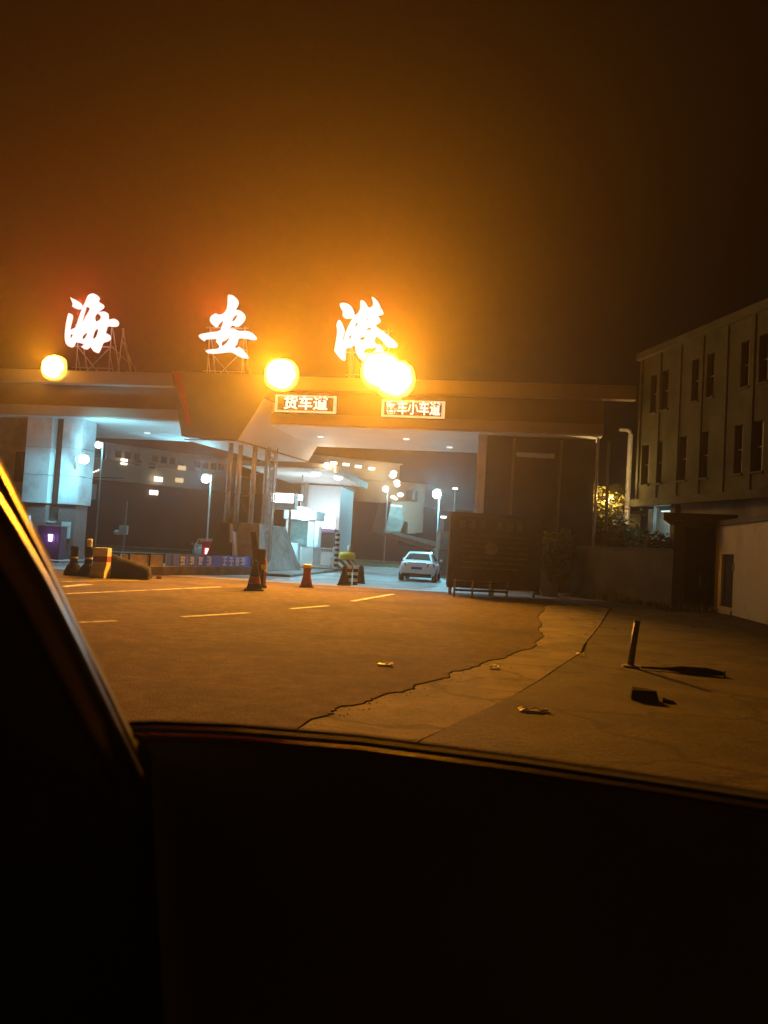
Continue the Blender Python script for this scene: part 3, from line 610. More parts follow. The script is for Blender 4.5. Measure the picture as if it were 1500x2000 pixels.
# low barrier wall with striped kerb rail and cream fence, banner hung on it
A1, A2 = G(212,1127), G(498,1124)
dv = (A2-A1); LL = dv.length; ang = math.atan2(dv.y, dv.x)
t = thing('barrier_wall', 'long low brown barrier wall running from the heap to the centre pedestal', 'barrier', (A1.x, A1.y, 0.03), ang)
b = B(); b.box(1.6,LL,0.0,0.35,0,0.36); b.done('base_wall', mat('brown_kerb',(0.16,0.10,0.06),0.85,var=0.3,bump=0.3), t, 0.02)
for k in range(8):
    x = 1.0 + k*(LL-1.2)/7; b = B(); b.box(x-0.035,x+0.035,0.1,0.17,0.0 if k < 1 else 0.362,0.80); b.done('post', black_m, t)
b = B(); b.box(0.3,LL-0.6,0.09,0.18,0.80,0.84); b.done('top_rail', black_m, t)
b = B(); b.box(0.7,1.9,0.11,0.16,0.36,0.78); b.box(1.98,2.75,0.11,0.16,0.36,0.78); b.done('cream_panel', mat('cream_panel',(0.5,0.36,0.2),0.7), t)
bx0, bx1 = 2.8, LL-0.35
t = thing('blue_banner', 'long blue banner with two rows of four white characters hung on the barrier wall', 'banner', gate.w(0,0,0)*0 + Vector((A1.x, A1.y, 0.03)), ang)
b = B(); N = 60; pts = []
for i in range(N+1):
    x = bx0 + (bx1-bx0)*i/N; y = 0.03 + 0.012*math.sin(i*0.9) + 0.008*math.sin(i*2.3); pts.append((x, y))
for i in range(N):
    (x0, y0), (x1, y1) = pts[i], pts[i+1]; sg = 0.02*math.sin(i*0.35)
    b.hexa([(x0,y0,0.37),(x1,y1,0.37),(x1,y1+0.006,0.37),(x0,y0+0.006,0.37),(x0,y0,0.83+sg*0.3),(x1,y1,0.83+sg*0.3),(x1,y1+0.006,0.83+sg*0.3),(x0,y0+0.006,0.83+sg*0.3)])
b.done('cloth', banner_m, t)
rnd = random.Random(21); W = bx1-bx0
for q in (0.17,0.265,0.37,0.46,0.655,0.735,0.815,0.885):
    b = B(); glyph(b, bx0+W*q, 0.60, 0.34, 0.0, rnd, 0.2); b.done('character', letter_w, t)
# striped kerb behind
s0, s1 = at_gate(205,1084,-0.9), at_gate(415,1090,-0.9)
p = G(205,1098); q = G(418,1104)
dv = q-p
t = thing('striped_rail', 'black and white striped kerb rail behind the barrier wall', 'kerb', (p.x, p.y, 0.034), math.atan2(dv.y, dv.x))
b = B(); b.box(0, dv.length, 0, 0.4, 0.0, 0.5); b.done('rail', kerb_st, t, 0.02)
b = B(); b.box(-0.1, dv.length+0.1, -0.02, 0.45, 0.5, 0.53); b.done('cap', concrete, t)
# island under left machine
b = B(); b.box(-11.6,-7.2,-2.4,7.0,-0.02,0.13); o = struct(b.done('traffic_island', concrete)); o.location = gate.w(0,0,0.02); o.rotation_euler.z = gate.r
b = B(); b.box(-11.7,-6.6,-2.75,-2.55,0.0,0.02); o = struct(b.done('lane_marking', paint_w)); o.location = gate.w(0,0,0.036); o.rotation_euler.z = gate.r
def machine(x, yb, v, hh, ww, label, gx, gy, hm, pm, em, gc):
    u, _ = at_gate(x, yb, v)
    t = thing('ticket_machine', label, 'ticket machine', gate.w(u, v, 0.15), gate.r, 'ticket machines of the truck lane')
    b = B(); b.box(-ww/2,ww/2,0,0.6,0.0,hh); b.done('housing', hm, t, 0.03)
    b = B(); b.box(-ww/2-0.06,ww/2+0.06,-0.10,0.66,hh,hh+0.06); b.done('hood', steel_paint, t, 0.01)
    b = B(); b.box(gx-0.24,gx+0.24,-0.03,-0.003,gy-0.24,gy+0.26); b.done('panel', pm, t)
    b = B(); rr_ = random.Random(int(x)); glyph(b, gx, gy, 0.26, -0.035, rr_, 0.34); b.done('led_symbol', em, t)
    light('symbol_glow', t, (gx,-0.3,gy), 10, gc, 0.1)
    return t
machine(92, 1085, -1.2, 1.55, 1.15, 'dark purple ticket machine with a glowing symbol in front of the left pillars', 0.12, 1.0, box_m, mat('violet_panel',(0.08,0.06,0.13),0.4), E_glyph, (0.6,0.35,1.0))
machine(408, 1092, 2.0, 1.25, 0.85, 'dark red ticket machine with a glowing symbol just left of the centre pedestal', -0.12, 0.75, mat('dark_red_housing',(0.10,0.025,0.03),0.5), mat('red_panel',(0.14,0.02,0.03),0.4), emis('red_glyph',(1.0,0.35,0.42),4), (1.0,0.15,0.2))
b = B(); u, z = at_gate(54,1040,-0.6)
t = thing('warning_post', 'short pale post with rounded top left of the purple ticket machine', 'post', gate.w(u,-0.6,0.15), gate.r)
b.lathe([(0.12,0),(0.12,1.3),(0.2,1.35),(0.2,1.6),(0.1,1.8),(0.08,2.0)], (0,0,0), 14); b.done('post', clad_m, t, smooth=True)
# cone + leaning barrier arm
p = G(502,1156)
t = thing('traffic_cone', 'dark grimy traffic cone at the foot of the tall black stand', 'cone', (p.x-0.1, p.y, 0.03), 0.1, GB)
b = B(); b.box(-0.30,0.30,-0.26,0.26,0,0.06); b.done('base', black_m, t, 0.02)
b = B(); b.lathe([(0.25,0.061),(0.2,0.2),(0.13,0.55),(0.07,0.9),(0.03,0.95)], (0,0,0), 20); b.done('cone', black_m, t, smooth=True)
b = B(); b.lathe([(0.205,0.22),(0.155,0.45)], (0,0,0), 20); b.done('band', orange_m, t)
p = G(511,1150)
t = thing('delineator_post', 'faded red and white delineator post right behind the dark cone', 'post', (p.x, p.y, 0.03), 0, GB)
b = B(); b.lathe([(0.18,0),(0.16,0.08),(0.12,0.1)], (0,0,0), 16); b.done('base', black_m, t)
b = B(); b.lathe([(0.13,0.10),(0.12,0.95),(0.08,0.98)], (0,0,0), 16); b.done('post', orange_m, t, smooth=True)
b = B(); b.lathe([(0.135,0.55),(0.133,0.78)], (0,0,0), 16); b.done('band', white_m, t)
p = G(500,1150)
t = thing('barrier_stand', 'tall black stand leaning left above the dark cone', 'stand', (p.x, p.y, 0.03), 0, None)
b = B(); b.hexa([(-0.10,0,0.6),(0.12,0,0.6),(0.12,0.08,0.6),(-0.10,0.08,0.6),(-0.30,0,1.85),(-0.12,0,1.85),(-0.12,0.08,1.85),(-0.30,0.08,1.85)]); b.done('arm', black_m, t, 0.01)
b = B(); b.box(-0.16,0.22,-0.06,0.16,0.0,0.62); b.box(-0.02,0.24,-0.08,0.14,0.9,1.3); b.done('housing', black_m, t, 0.03)
# middle cone
p = G(598,1149)
t = thing('traffic_cone', 'brownish worn traffic cone alone on the lit apron', 'cone', (p.x, p.y, 0.034), 0.2, GB)
b = B(); b.box(-0.24,0.24,-0.22,0.22,0,0.05); b.done('base', black_m, t, 0.015)
b = B(); b.lathe([(0.22,0.051),(0.19,0.2),(0.15,0.35),(0.13,0.6),(0.14,0.7)], (0,0,0), 18); b.done('cone', orange_m, t, smooth=True)
b = B(); b.lathe([(0.15,0.70),(0.17,0.72),(0.17,0.80),(0.1,0.82)], (0,0,0), 18); b.done('cap', white_m, t, smooth=True)
# three small bollards
p = G(671,1145); t = thing('traffic_cone', 'squat black cone left of the black and white banded bollards', 'cone', (p.x-0.0, p.y, 0.034), 0, GB)
b = B(); b.box(-0.26,0.26,-0.2,0.2,0,0.05); b.done('base', black_m, t, 0.015)
b = B(); b.lathe([(0.23,0.05),(0.12,0.45),(0.08,0.72),(0.04,0.75)], (0,0,0), 18); b.done('cone', black_m, t, smooth=True)
for x, lab in ((681,'left one of two black and white banded bollards'),(693,'right one of two black and white banded bollards')):
    p = G(x,1144); t = thing('banded_bollard', lab, 'bollard', (p.x, p.y, 0.034), 0, GB)
    for k in range(6):
        b = B(); b.lathe([(0.10,k*0.13),(0.10,k*0.13+0.129)], (0,0,0), 16); b.done('band', white_m if k % 2 else black_m, t)
p = G(704,1141); t = thing('traffic_cone', 'black cone right of the two banded bollards', 'cone', (p.x, p.y, 0.034), 0, GB)
b = B(); b.box(-0.2,0.2,-0.2,0.2,0,0.05); b.done('base', black_m, t, 0.015)
b = B(); b.lathe([(0.18,0.05),(0.13,0.45),(0.10,0.7),(0.06,0.74)], (0,0,0), 18); b.done('cone', black_m, t, smooth=True)

# ================================================================== CARS
def car(label, loc, rz, paint, group=None):
    t = thing('car', label, 'car', loc, rz, group)
    st = [(0.0,0.74,0.42,0.72,0.84,0.66),(0.06,0.84,0.30,0.80,0.98,0.74),(0.35,0.90,0.24,0.84,1.03,0.76),(0.95,0.91,0.22,0.86,1.02,0.78),(1.8,0.91,0.2,0.86,0.98,0.80),(3.0,0.91,0.2,0.84,0.95,0.80),(3.6,0.90,0.22,0.80,0.92,0.76),(4.3,0.86,0.24,0.70,0.82,0.70),(4.6,0.74,0.32,0.58,0.68,0.58)]
    b = B(); RR = []
    for y, w_, zb, zs, zt, wt in st:
        RR.append([(-w_*.86,y,zb),(-w_,y,zb+.14),(-w_,y,zs),(-wt,y,zt),(0,y,zt+.015),(wt,y,zt),(w_,y,zs),(w_,y,zb+.14),(w_*.86,y,zb),(0,y,zb)])
    b.rings(RR); b.done('body', paint, t, smooth=True, sub=1)
    b = B(); cab = [(0.45,0.76,0.99,0.70,1.0),(1.15,0.80,0.96,0.56,1.38),(1.9,0.80,0.94,0.58,1.44),(2.6,0.80,0.93,0.57,1.40),(3.35,0.78,0.92,0.70,0.95)]
    b.rings([[(-w0,y,z0),(-w1*1.0,y,z1),(0,y,z1+.02),(w1,y,z1),(w0,y,z0)] for y, w0, z0, w1, z1 in cab]); b.done('roof', paint, t, smooth=False, bevel=0.03)
    b = B()   # rear window on the slope
    def rs(s, x, lift=0.012):
        y = 0.45+0.70*s; z = 1.0+0.38*s; return (x, y-lift, z+lift+0.012)
    b.hexa([rs(.12,-.62),rs(.12,.62),rs(.12,.62,-.01),rs(.12,-.62,-.01),rs(.88,-.47),rs(.88,.47),rs(.88,.47,-.01),rs(.88,-.47,-.01)]); b.done('rear_window', glass_d, t)
    for s in (-1, 1):
        b = B(); b.hexa([(s*.795,.95,1.02),(s*.80,3.0,1.0),(s*.80-.01*s,3.0,1.0),(s*.785,.95,1.02),(s*.625,1.2,1.32),(s*.625,2.55,1.33),(s*.615,2.55,1.33),(s*.615,1.2,1.32)]); b.done('side_window', glass_d, t)
        b = B(); b.hexa([(s*.50,-.0,.72),(s*.86,.10,.72),(s*.86,.2,.72),(s*.5,.1,.72),(s*.52,.0,.88),(s*.84,.12,.90),(s*.84,.22,.90),(s*.52,.1,.88)]); b.done('tail_light', tail_m, t, 0.01)
        b = B(); b.box(s*.98-.06,s*.98+.06,2.95,3.1,.98,1.1); b.done('mirror', paint, t, 0.02)
        for y in (0.95, 3.7):
            b = B(); n = 20
            b.rings([[(s*xx, y+math.cos(k*2*math.pi/n)*r, 0.32+math.sin(k*2*math.pi/n)*r) for k in range(n)] for xx, r in ((.70,.30),(.72,.32),(.91,.32),(.93,.29))]); wh = b.done('wheel', rubber, t, smooth=True)
            b = B(); b.rings([[(s*xx, y+math.cos(k*2*math.pi/n)*r, 0.32+math.sin(k*2*math.pi/n)*r) for k in range(n)] for xx, r in ((.925,.21),(.94,.19))]); b.done('rim', steel, wh)
    b = B(); b.box(-.26,.26,-.035,-.012,.60,.72); b.done('number_plate', mat('blue_plate',(0.05,0.12,0.35),0.5), t)
    b = B(); b.box(-.72,.72,-.01,.12,.22,.40); b.done('rear_bumper', black_m, t, 0.03)
    b = B(); b.box(-.45,.45,.02,.06,.90,.93); b.done('boot_trim', steel, t)
    return t
p = G(812,1138)
car('white saloon car driving away through the right lane of the gate', (p.x, p.y, 0.034), gate.r, carw)
p = D(402,1080,50); car('silver car half hidden behind the centre pedestal', (p.x, 50, 0.034), R(12), cars_m)
# little white marker post seen beyond the left lane
p = D(243,1040,60)
t = thing('marker_post', 'thin pale post with a small white box at its foot, far beyond the left lane', 'post', (p.x, 60, 0.06))
b = B(); b.tube([(0,0,0),(0,0,4.0)], 0.09, 8); b.done('post', concrete, t)
b = B(); b.box(-0.35,0.3,-0.3,0.0,1.35,2.05); b.done('box', boothw, t, 0.03)
b = B(); b.lathe([(0.2,0),(0.3,0.2),(0.1,0.4)], (-0.55,-0.1,1.3), 10); b.done('lamp', boothw, t)

# ================================================================== FERRIES
def ferry(fr, label, L0, L1, decks, hull, extra=None):
    t = thing('ferry', label, 'ferry', fr.w(0,0,-1.6), fr.r, 'ferries moored behind the gate')
    for (x0, x1, y0, y1, z0, z1) in decks:
        b = B(); b.box(x0,x1,y0,y1,z0+1.6,z1+1.6); b.done('deckhouse', shipw_m, t, 0.05)
        b = B(); b.box(x0-0.25,x1+0.25,y0-0.3,y1,z1+1.6+0.003,z1+1.75); b.done('deck_edge', shipw_m, t)
    b = B(); b.hexa([(L0+hull[1],1.0,0.0),(L1-1,1.0,0.0),(L1-1,13,0.0),(L0+hull[1],13,0.0),(L0,0,hull[0]+1.6),(L1,0,hull[0]+1.6),(L1,14,hull[0]+1.6),(L0,14,hull[0]+1.6)]); b.done('hull', hull_m, t)
    return t
FA = Fr(D(205,900,92).x, 92, 42)
def fa(x, y, v=0): return FA.inv(x, y, v)
a = fa(208,868); c = fa(395,900)
zt = fa(215,866)[1]; z2 = fa(215,897)[1]; z3 = fa(215,938)[1]
ta = ferry(FA, 'pale ferry with a long row of cabin windows moored behind the left opening', -14, 34, [(0.4,19,1.0,9,z2,zt),(-1.2,24,0.4,10,z3,z2-0.2)], (z3-0.05, 3))
b = B()
for k in range(14):
    x = 1.6+k*1.2
    if k in (3,8): continue
    b = B(); b.box(x,x+0.75,0.93,0.995,zt+1.6-1.5,zt+1.6-0.65); b.done('window', glass_d, ta)
for (x, y) in ((242,901),(270,903),(297,909)):
    u, z = fa(x, y, 0.4); b = B(); b.box(u-.4,u+.4,0.3,0.395,z+1.6-.4,z+1.6+.3); b.done('lit_window' if x < 250 else 'window', E_small if x < 250 else glass_d, ta)
for (x, y) in ((309,936),(350,938),(300,962),(355,914)):
    u, z = fa(x, y, -0.2); b = B(); b.box(u-.55,u+.55,-0.3,-0.205,z+1.6-.28,z+1.6+.28); b.done('lit_window', E_small if y in (936,962) else E_warm, ta)
u, z = fa(178,960,-0.3); b = B(); b.box(u-.6,u+.6,-0.4,-0.02,z+1.6-.9,z+1.6+.9); b.done('white_panel', boothw, ta)
for k in range(9):
    u, z = fa(160+k*4.6, 931-k*1.8, -1.0); b = B(); b.lathe([(0.05,-.1),(0.1,0),(0.05,.1)], (u,-1.0,z+1.6), 8); b.done('deck_bulb', E_small, ta)
u, z = fa(176,932,-1.0); b = B(); b.tube([(u-3.5,-1.0,z+1.3),(u+4,-1.0,z+1.9)], 0.06, 6); b.done('cable', black_m, ta)

FB = Fr(D(640,920,98).x, 98, 25)
def fb(x, y, v=0): return FB.inv(x, y, v)
zt = fb(650,893)[1]; zb_ = fb(665,975)[1]; xr = fb(785,915)[0]
tb = ferry(FB, 'tan ferry with a row of deck lights and dark hull moored behind the right opening', -8, 22, [(-6,xr,0.6,10,fb(665,930)[1],zt),(-7,14.5,0.3,11,zb_,fb(665,930)[1]-0.1)], (zb_-0.05, 4))
for (x, y) in ((653,904),(677,907),(701,911),(727,915)):
    u, z = fb(x, y, -0.2); b = B(); b.box(u-.5,u+.35,-.3,-.1,z+1.6-.18,z+1.6+.14); b.done('deck_light', E_small, tb)
for k, (x, y, s) in enumerate(((769,923,.5),(767,929,.55),(775,941,.5),(776,947,.45),(782,966,.5),(768,971,.4),(773,974,.3),(813,968,.25),(858,1013,.0))):
    if not s: continue
    u, z = fb(x, y, -1.2); b = B(); b.lathe([(s*.4,-s*.6),(s,0),(s*.4,s*.5)], (u,-1.2,z+1.6), 10); b.done('deck_lamp', E_small, tb)
light('deck_light_glow', tb, (fb(768,925,-3)[0], -3, fb(768,925,-3)[1]+1.6), 350, (1.0,0.85,0.55), 0.5)
# third: stern with white ramp house
FC = Fr(D(790,1000,84).x, 84, 12)
def fc(x, y, v=0): return FC.inv(x, y, v)
t = thing('ferry', 'white ferry stern with funnel arch and bluish lit ramp house left of the biggest lamp', 'ferry', FC.w(0,0,-1.6), FC.r, 'ferries moored behind the gate')
def zz(x, y, v=0): u, z = fc(x, y, v); return (u, z+1.6)
def slab(P, y0, y1, nm, m):
    n = len(P); b = B(); q = [zz(*p) for p in P]
    f = [b.bm.verts.new((u, y0, z)) for u, z in q]; k = [b.bm.verts.new((u, y1, z)) for u, z in q]
    for i in range(n): b.bm.faces.new((f[i], f[(i+1)%n], k[(i+1)%n], k[i]))
    b.bm.faces.new(f); b.bm.faces.new(k[::-1]); return b.done(nm, m, t)
slab([(765,979),(830,980),(812,1042),(797,1042),(797,1020),(790,1018),(782,1040),(750,1040)], 0, 7, 'ramp_house', shipw_m)
slab([(763,986),(784,988),(788,1012),(782,1038),(752,1038)], -0.15, -0.01, 'cyan_lit_side', mat('cyan_light_tint',(0.35,0.55,0.55),0.6,var=0.5,scale=0.9))  # cyan light on the ramp house side put into the colour
slab([(762,985),(784,987),(784,991),(762,989)], -0.5, -0.16, 'tube_lamp', E_tube)
slab([(806,975),(808,955),(815,947),(826,947),(830,958),(826,1040),(812,1042),(818,962),(813,958),(811,975)], 0.2, 3.0, 'funnel_arch', shipw_m)
slab([(748,1042),(752,1038),(850,1062),(880,1072),(878,1078),(840,1070)], -4.0, 4, 'ramp', steel_paint)
slab([(826,985),(900,1000),(905,1075),(826,1062)], 2.5, 12, 'hull', hull_m)
light('ramp_light', t, (zz(772,995)[0], -3.0, zz(772,995)[1]), 260, (0.5,0.9,1.0), 0.4)
# small lit marks to the right of the lane
for (x, y, Y, lab) in ((889,955,70,'tiny lamp nearest the lit edge pillar, high up'),(866,1011,60,'tiny lamp below the biggest pole lamp'),(917,1016,52,'tiny white lamp at the foot of the lit edge pillar'),(884,1092,44,'tiny lamp low beside the dark signboard')):
    P = D(x, y, Y); t = thing('small_lamp', lab, 'lamp', (P.x, P.y, 0.06 if Y < 79 else 0), 0, 'tiny lamps beyond the right lane')
    b = B(); b.tube([(0,0,0),(0,0,P.z-0.1)], 0.04, 6); b.done('pole', steel_paint, t)
    b = B(); b.box(-.22,.22,-.1,.1,P.z-.1,P.z+.06); b.done('lamp_glass', E_small, t)
# low stacked crates/blocks right of the lane
for k, (x, y, w_, h_, lab) in enumerate(((880,1060,1.6,1.0,'pale concrete block behind the left edge of the signboard'),(878,1040,1.3,2.2,'taller pale concrete block next to the tiny lamps'))):
    P = D(x, y, 50+k*3); t = thing('concrete_block', lab, 'block', (P.x, P.y, 0.04), 0.2)
    b = B(); b.box(-w_/2,w_/2,0,1.0,0,h_+0.6); b.done('block', concrete, t, 0.05)
    b = B(); b.box(-w_/2-.05,w_/2+.05,-.05,1.05,h_+0.6,h_+0.68); b.done('cap', concrete, t)

# ================================================================== SIGNBOARD RIGHT OF THE LANE
pa, pb_ = G(873,1163), G(1052,1171)
dv = pb_-pa; W = dv.length; t = thing('notice_board', 'large dark notice board with faded lettering at the right side of the lane', 'notice board', (pa.x, pa.y, 0.034), math.atan2(dv.y, dv.x))
b = B(); b.box(0.05,W-0.05,0.0,0.12,0.36,2.95); b.done('board', sign_bg, t, 0.01)
b = B(); b.box(0,W,-0.02,0.14,2.952,3.04); b.box(0,W,-0.02,0.14,0.27,0.358); b.box(-0.02,0.048,-0.02,0.14,0.36,2.95); b.box(W-0.048,W+0.02,-0.02,0.14,0.36,2.95); b.done('frame', darkwall_m, t)
for x in (0.15, W/2, W-0.15): b = B(); b.box(x-0.05,x+0.05,0.125,0.22,0,2.9); b.done('post', steel_paint, t)
rnd = random.Random(4)
for q in (0.12,0.23,0.34,0.53,0.64,0.75): b = B(); glyph(b, W*q, 2.62, 0.30, -0.001, rnd, 0.2); b.done('title_character', letter_dim, t)
for r_ in range(7):
    z = 2.2 - r_*0.2
    x = 0.5; b = B(); b.box(0.45,W*0.82,-0.004,-0.0005,z+0.015,z+0.03)
    while x < W*0.8:
        l = rnd.uniform(.12,.4); b.box(x,x+l,-0.012,-0.001,z,z+0.045); x += l+rnd.uniform(.06,.2)
    b.done('text_line', letter_dim, t)
b = B(); b.lathe([(0.24,-0.01),(0.24,0.01)], (0,0,0), 20); o = b.done('emblem', mat('violet_print',(0.22,0.2,0.42),0.6), t); o.rotation_euler.x = R(90); o.location = (W*0.45, -0.012, 1.75)
# broad kerb rail at its foot
p = G(884,1166); q = G(985,1170); dv = q-p
t = thing('low_railing', 'low dark double railing at the foot of the notice board', 'railing', (p.x, p.y-0.5, 0.034), math.atan2(dv.y, dv.x))
for z in (0.25,0.55): b = B(); b.tube([(0,0,z),(dv.length,0,z)], 0.04, 8); b.done('rail', darkwall_m, t)
for k in range(4): x = dv.length*k/3; b = B(); b.tube([(x,0,0),(x,0,0.6)], 0.04, 8); b.done('post', steel_paint, t)
# pale leaning slab near bushes
p = G(1078,1170); t = thing('leaning_slab', 'pale slab leaning against the bushes left of the grey wall', 'slab', (p.x, p.y+0.6, 0.05), 0.1)
b = B(); b.hexa([(-0.25,0,0),(0.45,0,0),(0.45,0.1,0),(-0.25,0.1,0),(-0.55,0.5,1.0),(-0.1,0.5,1.0),(-0.1,0.6,1.0),(-0.55,0.6,1.0)]); b.done('slab', concrete, t, 0.02)
b = B(); b.box(-0.5,0.6,0.7,0.8,0,0.5); b.done('prop', wallg_m, t)

# ================================================================== RIGHT SIDE: WALL, BUILDING, ANNEX
w0, w1 = G(1112,1165), G(1316,1190); dv = w1-w0
t = thing('boundary_wall', 'plain grey boundary wall with dark growth at its foot, left of the doorway', 'wall', (w0.x, w0.y, 0.05), math.atan2(dv.y, dv.x))
WL = dv.length
b = B(); b.box(0,WL,0,0.25,0,2.02); b.done('wall', wallg_m, t, 0.02)
b = B(); b.box(-0.04,WL,-0.04,0.29,2.023,2.10); b.done('coping', wallg_m, t, 0.01)
# three storey building
t0 = Fr(11.1, 34, -77.3)
T = thing('terrace_building', 'dark three-storey building with narrow paired windows and pilasters along the right edge', 'building', t0.w(0,0,0), t0.r)
LB = 22.0; z0, zr = 4.35, 10.6
wins_top = [(1272,1283),(1293,1306),(1351,1363),(1380,1392),(1446,1460),(1481,1500)]
wins_bot = [(1253,1268),(1280,1293),(1326,1341),(1368,1382),(1433,1449),(1470,1490)]
def us(wl, y): 
    r = []
    for x0, x1 in wl: a, c = t0.inv(x0, y)[0], t0.inv(x1, y)[0]; r.append((a, max(c, a+0.45)))
    last = r[-1][1]
    while last + 3.2 < LB: r.append((last+1.1, last+1.8)); r.append((last+2.6, last+3.3)); last += 3.3
    return r
for wl, yy, za, zb in ((us(wins_top,740), 740, 8.1, 9.75), (us(wins_bot,900), 900, 5.0, 6.75)):
    zlo, zhi = (7.35, zr) if za > 7 else (z0, 7.347)
    prev = 0.0; b = B()
    for a, c in wl:
        b.box(prev, a, 0, 0.35, zlo, zhi); b.box(a+0.0005, c-0.0005, 0, 0.35, zlo, za); b.box(a+0.0005, c-0.0005, 0, 0.35, zb, zhi); prev = c
    b.box(prev, LB, 0, 0.35, zlo, zhi); b.done('facade_wall', wall_m, T)
    for a, c in wl:
        f = B(); f.box(a+.001,c-.001,0.22,0.26,za+.001,zb-.001); wd = f.done('window', glass_d, T)
        f = B(); f.box((a+c)/2-.02,(a+c)/2+.02,0.17,0.217,za+.002,zb-.002); f.box(a+.002,c-.002,0.17,0.215,(za+zb)/2-.02,(za+zb)/2+.02); f.done('frame', steel_paint, wd)
        f = B(); f.box(a-.06,c+.06,-0.08,-0.003,za-.1,za-.02); f.done('sill', wall_m, wd)
b = B(); b.box(0.355, LB, 0.352, 9, z0, zr-0.01); b.done('inner_block', darkwall_m, T)
b = B(); b.box(0, 0.35, 0.353, 9, z0, zr-0.003); b.done('end_wall', wall_m, T)
b = B(); b.box(-0.15, LB, -0.18, 9.1, zr, zr+0.32); b.done('parapet', wall_m, T, 0.02)
b = B(); b.box(-0.1, LB, -0.22, -0.003, 4.02, 4.34); b.done('floor_band', wall_m, T, 0.02)
b = B(); b.box(-0.05, LB, 0.0, 9, 4.1, 4.347); b.done('floor_slab', wall_m, T)
for k in range(20):
    u = 0.05 + k*1.45; b = B(); b.box(u, u+0.16, -0.06, -0.003, 4.35, 10.55); b.done('pilaster', wall_m, T)
# recessed ground floor
teal = mat('pale_teal_wall', (0.38,0.46,0.46), 0.7, var=0.06)
ut = t0.inv(1330, 1010, 0.6)[0]
b = B(); b.box(-1.5, ut+1.0, 1.6, 1.8, 0, 4.09); b.done('ground_floor_wall', teal, T)
for u in (ut,): b = B(); b.box(u, u+0.35, 0.1, 0.45, 0, 4.09); b.done('pier', wall_m, T)
b = B(); b.box(ut+0.351, LB, 0.3, 9, 0, 4.09); b.done('ground_floor_block', concrete, T)
t = thing('veranda_lamp', 'hidden cool lamp lighting the teal wall under the building', 'lamp', t0.w(1.0,0.9,3.9), t0.r)
b = B(); b.box(-0.3,0.3,-0.08,0.08,0.0,0.18); b.done('housing', steel_paint, t); b = B(); b.box(-0.28,0.28,-0.06,0.06,-0.05,-0.003); b.done('tube', E_tube, t)
light('lamp_light', t, (0,0,-0.25), 26, (0.35,0.8,1.0), 0.1)
# annex: doorway block and white room
A, Bc, Cc = Vector((10.42,27.5)), Vector((11.75,26.9)), Vector((11.0,21.8))
T = thing('annex', 'single-storey annex with dark doorway and cream wall with shuttered window at right edge', 'building', (A.x, A.y, 0), math.atan2(Bc.y-A.y, Bc.x-A.x))
WA = (Bc-A).length; zt = 3.15
b = B(); b.box(0,0.38,0,3.0,0,zt); b.box(WA-0.10,WA,0,0.12,0,zt); b.box(0.381,WA-0.101,0,0.3,2.95,zt); b.done('door_wall', wall_m, T)
b = B(); b.box(0.385,WA-0.105,0.18,0.26,0.05,2.945); d_ = b.done('door', shut_m, T)
b = B(); b.box(0.9,0.94,0.14,0.178,0.9,1.3); b.done('handle', steel, d_)
b = B(); b.box(-0.35,WA+0.6,-0.45,3.0,zt+0.003,zt+0.28); b.done('eave', wall_m, T, 0.03)
ang2 = math.atan2(Cc.y-Bc.y, Cc.x-Bc.x) - T.rotation_euler.z
def room(nm, m, x0,x1,y0,y1,z0_,z1_, bev=0, par=None):
    b = B(); b.box(x0,x1,y0,y1,z0_,z1_); M_ = Matrix.Translation((WA,0,0)) @ Matrix.Rotation(ang2, 4, 'Z')
    b.bm.transform(M_); return b.done(nm, m, par or T, bev)
LR = 11.0
wx0 = 0.55; wx1 = 1.85; wz0, wz1 = 0.28, 2.05
room('cream_wall', wallw_m, 0.0,wx0,0,0.25,0.0,3.02); room('cream_wall', wallw_m, wx0,wx1,0.001,0.25,wz1,3.02); room('cream_wall', wallw_m, wx0,wx1,0.001,0.25,0,wz0); room('cream_wall', wallw_m, wx1,LR,0,0.25,0,3.02)
sh = room('shuttered_window', shut_m, wx0,wx1,0.1,0.16,wz0,wz1)
room('frame', steel_paint, wx0,wx0+.06,0.05,0.098,wz0,wz1, 0, sh); room('frame', steel_paint, wx1-.06,wx1,0.05,0.098,wz0,wz1, 0, sh)
room('latch', steel, wx1+0.05,wx1+0.11,-0.06,-0.002,1.5,1.75)
room('flat_roof', wallg_m, -0.2,LR,-0.1,4.0,3.023,3.2)
room('corner_trim', wallw_m, -0.06,0.10,-0.05,-0.003,0.0,3.0)
room('plinth', wallw_m, 0.101,wx1,-0.06,-0.003,0.0,0.2)
# yellow lit end wall + lamp pipe behind the bushes
Pw = D(1232,1015,40)
t = thing('lit_outbuilding', 'small pale outbuilding lit yellow between the palm and the dark building', 'building', (Pw.x, 40, 0.0), R(-5))
b = B(); b.box(-0.30,0.5,0,3,0,4.1); b.done('wall', wallw_m, t, 0.02)
b = B(); b.box(-0.36,0.55,-0.06,3.1,4.1,4.2); b.done('roof', wallg_m, t)
Pl = D(1232,842,37)
t = thing('street_lamp', 'slender pale street lamp with short hooked arm at the dark building corner', 'street lamp', (D(1226,960,37).x, 37, 0.0))
hx = Pl.x - D(1226,960,37).x
b = B(); b.tube([(0,0,0),(hx*.6,0,4.5),(hx,0,Pl.z-.2),(hx-.05,0,Pl.z),(hx-.2,0,Pl.z+.03)], 0.14, 10, rs=[.15,.13,.12,.11,.08]); b.done('pole', white_m, t, smooth=True)
b = B(); b.box(hx-.55,hx-.15,-.12,.12,Pl.z-.02,Pl.z+.1); b.done('lamp_head', white_m, t, 0.02)
P = D(1188,972,34.5)
t = thing('garden_lamp', 'small warm lamp hidden among the palm fronds', 'lamp', (P.x, P.y, 0.05))
